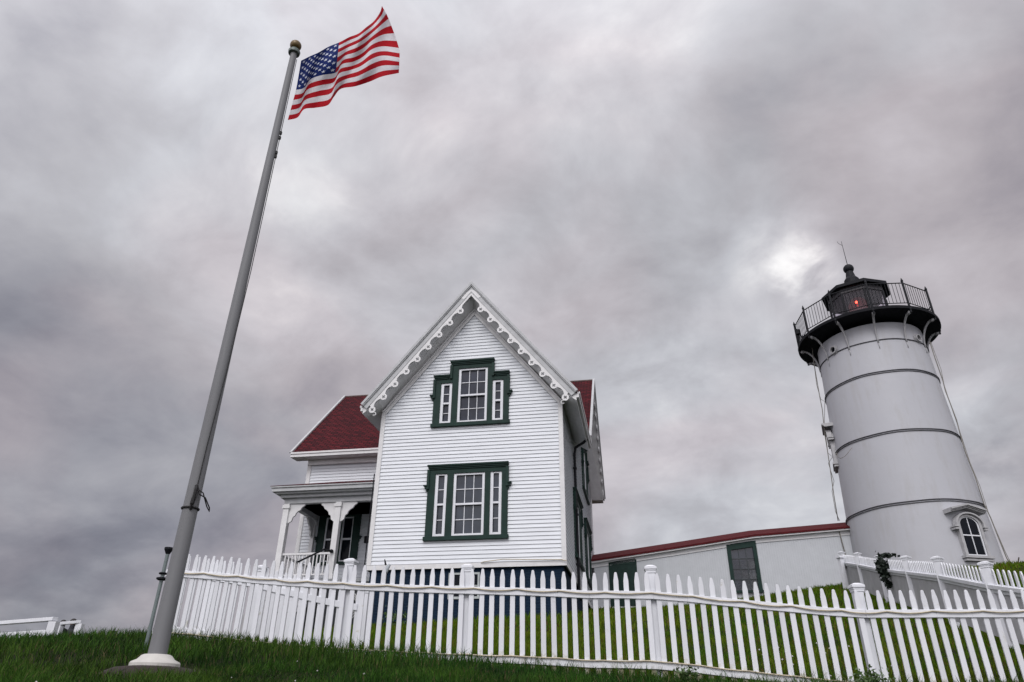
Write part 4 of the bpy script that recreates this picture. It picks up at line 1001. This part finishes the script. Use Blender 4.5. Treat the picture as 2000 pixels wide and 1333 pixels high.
mb.tube([pc(14, .075, cz + .20), pc(30, .095, cz + .12), pc(60, .12, cz + .10), pc(80, .160, cz + .02), pc(84, .165, cz - .01), pc(80, .135, cz + .03), pc(50, .10, cz + .14), pc(20, .072, cz + .17)], .006, 6)
mb.tube([pc(2, .07, cz - .02), pc(2, .105, cz + .03), pc(4, .105, cz + .16), pc(4, .07, cz + .20)], .012, 6)
mb.tube([pc(12, .072, cz + .2), pc(16, .072, cz + .6), pc(40, .072, cz + 1.4), pc(75, .066, cz + 2.6), pc(80, .056, cz + 4.7), pc(82, .05, cz + 5.95)], .0045, 5)
mb.build('halyard', ROPE, pole, label='black halyard tied at a cleat')
for z_ in (6.30, 6.22, 5.98, 5.92): MB().box(-.012, .012, -.012, .012, -.022, .022).build('snap', ROPE, pole).location = pc(78, .056, z_ - PBZ)
# the flag: rows of measured bends, each with its own distance so the cloth ripples in depth
U11 = [i / 10 for i in range(11)]
rows = {0.0: [(588, 119), (606, 110), (622, 103), (641, 92), (663, 83), (682, 73), (700, 66), (715, 54), (730, 42), (742, 25), (746, 12)],
        3 / 13: [(584, 143), (600, 134), (616, 125), (637, 114), (661, 103), (680, 93), (698, 85), (714, 75), (731, 61), (748, 46), (759, 37)],
        7 / 13: [(578, 176), (594, 172), (607, 155), (630, 147), (656, 142), (668, 126), (690, 121), (708, 112), (726, 97), (748, 91), (779, 94)],
        10 / 13: [(570, 206), (587, 201), (598, 186), (622, 178), (648, 172), (660, 154), (680, 146), (702, 139), (727, 125), (750, 118), (780, 121)],
        1.0: [(562, 235), (581, 230), (594, 214), (616, 211), (640, 206), (652, 190), (666, 174), (694, 169), (722, 160), (746, 150), (779, 143)]}
rk = sorted(rows); NU, NV = 96, 52
G = np.array([rows[k] for k in rk], float)   # 5 x 11 x 2
def cat(P_, ts, t):
    P_ = np.asarray(P_); i = int(np.clip(np.searchsorted(ts, t) - 1, 0, len(ts) - 2)); u = (t - ts[i]) / (ts[i + 1] - ts[i])
    p1, p2 = P_[i], P_[i + 1]
    m1 = (P_[i + 1] - P_[i - 1]) / (ts[i + 1] - ts[i - 1]) if i > 0 else (p2 - p1) / (ts[i + 1] - ts[i])
    m2 = (P_[i + 2] - P_[i]) / (ts[i + 2] - ts[i]) if i < len(ts) - 2 else (p2 - p1) / (ts[i + 1] - ts[i])
    h_ = ts[i + 1] - ts[i]
    return (2 * u ** 3 - 3 * u ** 2 + 1) * p1 + (u ** 3 - 2 * u ** 2 + u) * h_ * m1 + (-2 * u ** 3 + 3 * u ** 2) * p2 + (u ** 3 - u ** 2) * h_ * m2
def flagp(u, v):
    c = np.array([cat(G[r_], U11, u) for r_ in range(5)]); p = cat(c, rk, v)
    d0 = 7.03
    dep = d0 + .42 * u + min(1, u * 4) * (.065 * math.sin(2 * math.pi * (2.6 * u - .55 * v) + .6) + .03 * math.sin(2 * math.pi * (4.1 * u + .9 * v)) + .02 * math.sin(9 * v + 5 * u))
    return at(p[0], p[1], dep)
flag0 = flagp(0, 1)
mb = MB(); 
vs = [flagp(i / NU, j / NV) - flag0 for j in range(NV + 1) for i in range(NU + 1)]
fs = []; mi = []
for j in range(NV):
    for i in range(NU):
        b = j * (NU + 1) + i; fs.append((b, b + 1, b + NU + 2, b + NU + 1))
        st_ = int(j / (NV / 13)); u = (i + .5) / NU
        mi.append(2 if (u < .4 and st_ < 7) else (0 if st_ % 2 == 0 else 1))
mb.v = [tuple(v) for v in vs]; mb.f = fs; mb.mi = mi
def cloth(name, c):
    mt = mat(name, c, .85, var=.08, vscale=14, spec=.2, bump=.2, bscale=120)
    t = mt.node_tree; b = t.nodes['Principled BSDF']; o_ = t.nodes['Material Output']
    tl = t.nodes.new('ShaderNodeBsdfTranslucent'); tl.inputs[0].default_value = (*c, 1); ms = t.nodes.new('ShaderNodeMixShader'); ms.inputs[0].default_value = .14
    t.links.new(b.outputs[0], ms.inputs[1]); t.links.new(tl.outputs[0], ms.inputs[2]); t.links.new(ms.outputs[0], o_.inputs[0]); return mt
RED, WHT, BLU = cloth('flag red', (.37, .002, .010)), cloth('flag white', (.62, .61, .64)), cloth('flag blue', (.002, .014, .105))
# stars
def star_at(u, v):
    for side in (-1, 1):
        n3 = (flagp(u + .01, v) - flagp(u, v)).cross(flagp(u, v + .01) - flagp(u, v)).normalized() * .004 * side
        c = flagp(u, v) - flag0 + n3; pts = []
        for k in range(10):
            a = math.pi * k / 5 - math.pi / 2; r_ = .0185 if k % 2 == 0 else .008
            pts.append(flagp(min(.4, max(0, u + r_ * math.cos(a) / 1.0)), min(1, max(0, v + r_ * math.sin(a) * 1.5))) - flag0 + n3)
        mb.add([c] + pts, [(0, 1 + k, 1 + (k + 1) % 10) for k in range(10)], 3)
for r_ in range(9):
    for c in range(6 if r_ % 2 == 0 else 5):
        star_at(.4 * (.5 / 6 + c / 6 + (0 if r_ % 2 == 0 else 1 / 12)), 7 / 13 * (r_ + 1) / 10)
me_ = mb.build('flag', [RED, WHT, BLU, cloth('flag star', (.55, .58, .68))], smooth=True)
me_.location = flag0
tag(me_, 'striped red and white flag with blue starred canton flying from the pole', 'flag')

# slim metal post behind the pole
q = at(321, 1110, 8.6); qg = h1(q.x, q.y)
tp_ = at(330, 1070, 8.6)
mp_ = thing('metal_post', (q.x, q.y, qg), 0, 'slim grey metal post with dark cap close behind the base of the flagpole', 'post')
hh = tp_.z - qg
mb = MB().tube([(0, 0, -.1), (0, 0, hh - .07)], .019, 12); mb.build('tube', mat('grey green metal', (.12, .15, .15), .5, var=.15), mp_)
MB().lathe([(.02, hh - .07), (.045, hh - .02), (.045, hh)], seg=12).build('cap', BLACK, mp_)
mb = MB().lathe([(.036, hh - .34), (.055, hh - .33), (.055, hh - .315), (.036, hh - .31)], seg=12); mb.lathe([(.036, hh - .28), (.045, hh - .27), (.036, hh - .26)], seg=12); mb.build('collar', BLACK, mp_)

# ------------------------------------------------------------------ guard rails and visitors at the far left
def guard(name, pxs, d0, d1, label, low=1.1, board=True):
    A1, B1 = at(*pxs[0], d0), at(*pxs[1], d1); g = h1(B1.x, B1.y)
    t = thing(name, (B1.x, B1.y, B1.z - low), 0, label, 'railing', 'white guard rails at the far left')
    p = Vector(t.location); up = Vector((0, 0, 1)); d = (B1 - A1).normalized(); nn = Vector((-d.y, d.x, 0)).normalized() * .03
    def bar(z0, z1, nm, a=A1, b=B1, w=1):
        a, b = a - p, b - p
        MB().add([a - nn * w + up * z0, b - nn * w + up * z0, b + nn * w + up * z0, a + nn * w + up * z0, a - nn * w + up * z1, b - nn * w + up * z1, b + nn * w + up * z1, a + nn * w + up * z1],
                 [(0, 1, 2, 3), (4, 7, 6, 5), (0, 4, 5, 1), (2, 6, 7, 3), (1, 5, 6, 2), (0, 3, 7, 4)]).build(nm, VINYL, t, bevel=.004)
    bar(-.05, 0, 'top_rail', w=1.6)
    if board: bar(-.62, -.17, 'board')
    pw_ = .055
    for c_ in (B1 - p, A1 - p):
        MB().box(c_.x - pw_, c_.x + pw_, c_.y - pw_, c_.y + pw_, c_.z - low - .3, c_.z - .062).build('post', VINYL, t)
guard('guard_rail', ((-60, 1219), (109, 1206)), 14.5, 13.0, 'long white guard rail with solid lower board at the far left edge')
guard('guard_rail', ((118, 1215.5), (159, 1212)), 16.0, 16.0, 'short white guard rail beside the dark clad visitors at the far left', 1.0, False)
def person(name, loc, rz, label, pose, cloth_m, extra=None):
    """body as one skinned surface"""
    t = thing(name, loc, rz, label, 'person')
    vs, es, rs = pose
    me = bpy.data.meshes.new('body'); me.from_pydata(vs, es, []); me.update()
    o = bpy.data.objects.new('body', me); C.objects.link(o); o.parent = t
    sk_ = o.modifiers.new('skin', 'SKIN'); 
    for i, r_ in enumerate(rs): me.skin_vertices[0].data[i].radius = (r_, r_ * .85) if me.skin_vertices else (r_, r_)
    me.skin_vertices[0].data[0].use_root = True
    o.modifiers.new('sub', 'SUBSURF').levels = 1; o.modifiers['sub'].render_levels = 2
    me.materials.append(cloth_m)
    return t, o
# pelvis, waist, chest, neck, head low, head top, shoulders, elbows, hands, hips, knees, feet
def pose(sit=False, bend=0.0):
    zp = .50 if sit else .92
    b = bend
    P_ = [(0, 0, zp), (0, -.05 * b, zp + .22), (0, -.22 * b, zp + .42), (0, -.36 * b, zp + .56), (0, -.42 * b, zp + .64), (0, -.46 * b, zp + .80),
          (-.18, -.20 * b, zp + .47), (-.25, -.26 * b - .03, zp + .22), (-.20, -.30 * b - .18, zp + .05), (.18, -.20 * b, zp + .47), (.25, -.26 * b - .03, zp + .22), (.20, -.30 * b - .18, zp + .05)]
    if sit: P_ += [(-.10, -.02, zp - .02), (-.12, -.42, zp + .02), (-.12, -.44, .08), (-.12, -.56, .05), (.10, -.02, zp - .02), (.12, -.42, zp + .02), (.12, -.44, .08), (.12, -.56, .05)]
    else: P_ += [(-.10, 0, zp - .05), (-.11, -.03, .48), (-.11, 0, .08), (-.11, -.14, .05), (.10, 0, zp - .05), (.11, -.03, .48), (.11, 0, .08), (.11, -.14, .05)]
    E_ = [(0, 1), (1, 2), (2, 3), (3, 4), (4, 5), (2, 6), (6, 7), (7, 8), (2, 9), (9, 10), (10, 11), (0, 12), (12, 13), (13, 14), (14, 15), (0, 16), (16, 17), (17, 18), (18, 19)]
    Rr = [.20, .20, .23, .09, .085, .08, .12, .085, .045, .12, .085, .045, .10, .07, .045, .04, .10, .07, .045, .04]
    return P_, E_, Rr
def head_parts(t, c, hair, facing=-1):
    c = Vector(c)
    MB().lathe([(.085 * math.sin(math.pi * i / 10) + .0005, -.115 * math.cos(math.pi * i / 10)) for i in range(11)], seg=16).build('head', SKIN, t, smooth=True).location = c
    o = MB().lathe([(.10 * math.sin(math.pi * i / 10) + .0005, -.10 * math.cos(math.pi * i / 10)) for i in range(3, 11)], seg=16).build('hair', hair, t, smooth=True); o.location = c + Vector((0, .02, .025))
HAIR = mat('dark hair', (.012, .010, .010), .7)
def put_person(px, py, d, label, sit, bend, rz, topoff):
    p = at(px, py, d); ps = pose(sit, bend); hz = ps[0][5][2] + .1
    t, o = person('person', (p.x, p.y, p.z - hz), rz, label, ps, NAVY)
    hc = ps[0][5]; head_parts(t, (hc[0], hc[1], hc[2] - .02), HAIR)
    return t
t = put_person(122, 1209, 29.0, 'person in dark clothes bending forward between the two white guard rails', False, .7, R(200), 0)
t = put_person(140, 1208, 28.0, 'person in bulky dark jacket with black backpack beside the short guard rail', False, .25, R(160), 0)
MB().lathe([(.05, -.26), (.17, -.22), (.19, 0), (.16, .2), (.05, .25)], seg=14).build('backpack', BLACK, t, smooth=True).location = (.05, .22, 1.28)
t = put_person(84, 1211, 29.5, 'stooping person in black and yellow jacket behind the long guard rail', False, 1.0, R(80), 0)
MB().lathe([(.12, -.05), (.175, -.03), (.175, .05), (.14, .08)], seg=16).build('jacket_stripe', YELLOW, t, smooth=True).location = (0, -.14, 1.28)
# yard spotlight in front of the gable wall
q = at(755, 1112, 18.6); g = h1(q.x, q.y)
sp = thing('yard_spotlight', (q.x, q.y, g), 0, 'small grey spotlight on a stake in front of the left corner of the house', 'light')
hh = q.z - g
MB().tube([(0, 0, -.1), (0, 0, hh - .05)], .02, 8).build('stake', BLACK, sp)
MB().tube([(-.03, -.02, hh - .08), (.0, 0, hh), (.06, .05, hh + .12)], [.07, .06, .035], 12).build('lamp_head', mat('spot grey', (.30, .33, .35), .4), sp)
MB().tube([(-.03, 0, hh + .10), (-.07, 0, hh + .24)], [.03, .012], 6).build('fin', BLACK, sp)
# coiled hose at the foundation
q = h2w(-.22, -.35, -1.05); g = h1(q.x, q.y)
ho = thing('garden_hose', (q.x, q.y, g), HY, 'pale coiled hose hanging low at the left corner of the house', 'hose')
mb = MB()
for k in range(3): mb.tube([(.16 * math.cos(2 * math.pi * i / 24), -.02 * k, .55 + .16 * k * .4 + .26 * math.sin(2 * math.pi * i / 24)) for i in range(25)], .014, 6)
mb.build('coil', mat('hose', (.35, .36, .36), .5), ho)

# ------------------------------------------------------------------ shrubs on the right skyline, weeds by the fence
LEAF = mat('shrub leaves', (.020, .042, .012), .65, col2=(.05, .07, .018), vscale=6)
for (px, py, d, r_, lb) in ((1992, 1113, 30, .38, 'dark low shrub on the skyline at the right edge beyond the tower'), (1966, 1117, 31, .26, 'smaller dark shrub at the foot of the tower right side')):
    q = at(px, py, d); g = h1(q.x, q.y); t = thing('shrub', (q.x, q.y, g), 0, lb, 'shrub')
    leaf_cluster('foliage', (0, 0, max(.12, min(.5, q.z - g - r_ * .3))), r_, 700, .09, LEAF, t, (1.3, 1, .45), int(px)); MB().tube([(0, 0, -.1), (0, 0, .3), (.1, 0, .5)], .02, 6).build('stem', mat('bark', (.05, .04, .03), .9), t)
WEED = mat('weed leaves', (.035, .075, .018), .6, col2=(.07, .12, .03), vscale=12)
for (px, py, d, r_, lb) in ((1702, 1326, 8.35, .13, 'leafy weed with pale blooms at the foot of the fence near the right hand post'), (1342, 1318, 8.75, .10, 'small leafy weed under the lower rail in the middle of the fence'), (770, 1225, 18.5, .28, 'bright green plant against the blue foundation')):
    q = at(px, py, d); g = h1(q.x, q.y); t = thing('weed', (q.x, q.y, g), 0, lb, 'plant'); leaf_cluster('foliage', (0, 0, r_ * .8 + .04), r_, 170, .045 if r_ < .2 else .09, WEED, t, (1.5, .7, .9), int(px))
    mb = MB()
    for k in range(5): a = k * 1.3; mb.tube([(0, 0, 0), (.5 * r_ * math.cos(a), .4 * r_ * math.sin(a), r_ * .9), (r_ * math.cos(a), .8 * r_ * math.sin(a), r_ * 1.4)], .003, 4)
    mb.build('stem', WEED, t)

# ------------------------------------------------------------------ grass
def grass_mat(name):
    mt = bpy.data.materials.new(name); mt.use_nodes = True; t = mt.node_tree; b = t.nodes['Principled BSDF']
    at_ = t.nodes.new('ShaderNodeAttribute'); at_.attribute_name = 'tint'; t.links.new(at_.outputs['Color'], b.inputs['Base Color'])
    b.inputs['Roughness'].default_value = .65; b.inputs['Specular IOR Level'].default_value = .10
    tl = t.nodes.new('ShaderNodeBsdfTranslucent'); t.links.new(at_.outputs['Color'], tl.inputs[0]); ms = t.nodes.new('ShaderNodeMixShader'); ms.inputs[0].default_value = .3
    t.links.new(b.outputs[0], ms.inputs[1]); t.links.new(tl.outputs[0], ms.inputs[2]); t.links.new(ms.outputs[0], t.nodes['Material Output'].inputs[0]); return mt
def fence_y(x):
    q = np.where(x < K19.x, K19.y + (x - K19.x) * (DL.y / DL.x), np.where(x < K67.x, K19.y + (x - K19.x) * (DM.y / DM.x), K67.y + (x - K67.x) * (DRt.y / DRt.x))); return q
def in_house(x, y):
    dx, dy = x - H0.x, y - H0.y; a = dx * hux.x + dy * hux.y; b = dx * huy.x + dy * huy.y
    return ((a > .02) & (a < W - .02) & (b > .02)) | ((a > PX - .1) & (a < .1) & (b > PY - .1)) | ((a > XL) & (a < W) & (b > YW))
def blades(n_, r0, r1, az0, az1, hmean, wmean, kind):
    r = np.sqrt(rng.uniform(r0 ** 2, r1 ** 2, n_)); a = rng.uniform(R(az0), R(az1), n_)
    x, y = r * np.sin(a), r * np.cos(a)
    fy = fence_y(x)
    keep = ~in_house(x, y) & (np.hypot(x - PBX, y - PBY) > .44) & (np.hypot(x - TX, y - TY) > 2.4)
    w_ax = (x - WA.x) * wd.x + (y - WA.y) * wd.y; w_of = -(x - WA.x) * wd.y + (y - WA.y) * wd.x
    keep &= ~((w_of > -.02) & (w_ax > -1))
    if kind == 'front': keep &= y < fy + .02
    else: keep &= y > fy + .02
    x, y, r = x[keep], y[keep], r[keep]; n_ = len(x); z = height(x, y)
    # clumping
    cl = np.sin(x * 3.1 + 1.3 * np.sin(y * 2.2)) * np.sin(y * 2.7 + 1.7 * np.sin(x * 1.9)) + .5 * np.sin(x * 8.3 + y * 5.1) * np.sin(y * 9.7 - x * 3.3)
    h = hmean * rng.uniform(.5, 1.35, n_) * (1 + .32 * cl)
    if kind == 'front':
        near = np.exp(-((y - fence_y(x)) / .35) ** 2); h *= 1 + .55 * near * rng.uniform(.2, 1.6, n_)
        h *= 1 + .45 * np.exp(-(((x + 1.6) / 1.1) ** 2 + ((y - 8.2) / .8) ** 2))
    w = wmean * rng.uniform(.6, 1.3, n_)
    th = rng.uniform(0, 2 * np.pi, n_); lean = rng.uniform(.1, .75, n_) * h; ld = rng.uniform(0, 2 * np.pi, n_)
    ux_, uy_ = np.cos(th) * w / 2, np.sin(th) * w / 2; lx, ly = np.cos(ld) * lean, np.sin(ld) * lean
    V = np.zeros((n_, 5, 3)); z = z - .015
    V[:, 0] = np.stack([x - ux_, y - uy_, z], 1); V[:, 1] = np.stack([x + ux_, y + uy_, z], 1)
    V[:, 2] = np.stack([x + ux_ * .75 + lx * .35, y + uy_ * .75 + ly * .35, z + h * .6], 1); V[:, 3] = np.stack([x - ux_ * .75 + lx * .35, y - uy_ * .75 + ly * .35, z + h * .6], 1)
    V[:, 4] = np.stack([x + lx, y + ly, z + h * (1 - .25 * (lean / h) ** 2)], 1)
    q = rng.uniform(0, 1, n_); cc = .5 + .5 * np.clip(cl, -1, 1)
    if kind == 'front': A1, B1, Dr = np.array([.004, .018, .003]), np.array([.065, .150, .018]), np.array([.10, .085, .04])
    else: A1, B1, Dr = np.array([.030, .075, .002]), np.array([.105, .170, .006]), np.array([.12, .085, .02])
    t_ = np.clip(q * .6 + cc * .4, 0, 1)[:, None] ** (1.7 if kind == 'front' else 1.0); col = A1 * (1 - t_) + B1 * t_
    hue = .5 + .5 * np.sin(x * 1.1 + 2 * np.sin(y * .9)) * np.sin(y * 1.4 + x * .3); col = col * (1 + np.outer(hue - .5, [.55, .12, .2]))
    dry = (rng.uniform(0, 1, n_) < (.05 if kind == 'front' else .13)); col[dry] = Dr
    return V, col
def build_grass(name, sets, material):
    V = np.concatenate([s[0] for s in sets]); col = np.concatenate([s[1] for s in sets]); n_ = len(V)
    me = bpy.data.meshes.new(name); me.vertices.add(n_ * 5); me.vertices.foreach_set('co', V.reshape(-1))
    base = (np.arange(n_) * 5)[:, None]
    loops = np.concatenate([base + np.array([[0, 1, 2, 3]]), base + np.array([[3, 2, 4]])], 1).reshape(-1)
    me.loops.add(n_ * 7); me.loops.foreach_set('vertex_index', loops.astype(np.int32))
    me.polygons.add(n_ * 2); ls = np.stack([np.arange(n_) * 7, np.arange(n_) * 7 + 4], 1).reshape(-1)
    me.polygons.foreach_set('loop_start', ls.astype(np.int32)); me.update(calc_edges=True)
    ca = me.color_attributes.new('tint', 'FLOAT_COLOR', 'POINT'); c4 = np.ones((n_, 5, 4)); c4[:, :, :3] = col[:, None, :]; ca.data.foreach_set('color', c4.reshape(-1))
    me.materials.append(material); o = bpy.data.objects.new(name, me); C.objects.link(o); return o
o = build_grass('grass', [blades(95000, 4.0, 7.4, -46, 46, .085, .0075, 'front'), blades(120000, 7.4, 14.5, -46, 46, .105, .009, 'front')], grass_mat('grass blades'))
tag(o, 'dark green rough grass on the bank in front of the picket fence', 'grass', kind='stuff')
o = build_grass('lawn', [blades(120000, 8.3, 15, -38, 44, .10, .011, 'back'), blades(110000, 15, 30, -30, 42, .13, .022, 'back')], grass_mat('lawn blades'))
tag(o, 'yellow green lawn rising behind the picket fence to the house and tower', 'grass', kind='stuff')
# small clover heads
mb = MB()
for k in range(40):
    r = math.sqrt(random.uniform(4.2 ** 2, 7.5 ** 2)); a = R(random.uniform(-42, -10)); x, y = r * math.sin(a), r * math.cos(a)
    if math.hypot(x - PBX, y - PBY) < .65: continue
    z = h1(x, y) + random.uniform(.05, .10); s_ = random.uniform(.004, .009)
    mb.lathe([(.001, z - s_), (s_, z - s_ * .3), (s_ * .9, z + s_ * .5), (.001, z + s_)], (x, y), 6)
for k in range(24):
    x, y = random.uniform(1.5, 6), random.uniform(8.9, 12); z = h1(x, y) + .13; s_ = .014; mb.lathe([(.001, z - s_), (s_, z), (.001, z + s_)], (x, y), 6)
o = mb.build('clover_flowers', mat('clover white', (.5, .48, .48), .8)); tag(o, 'scattered small white clover heads in the grass', 'flowers', kind='stuff')
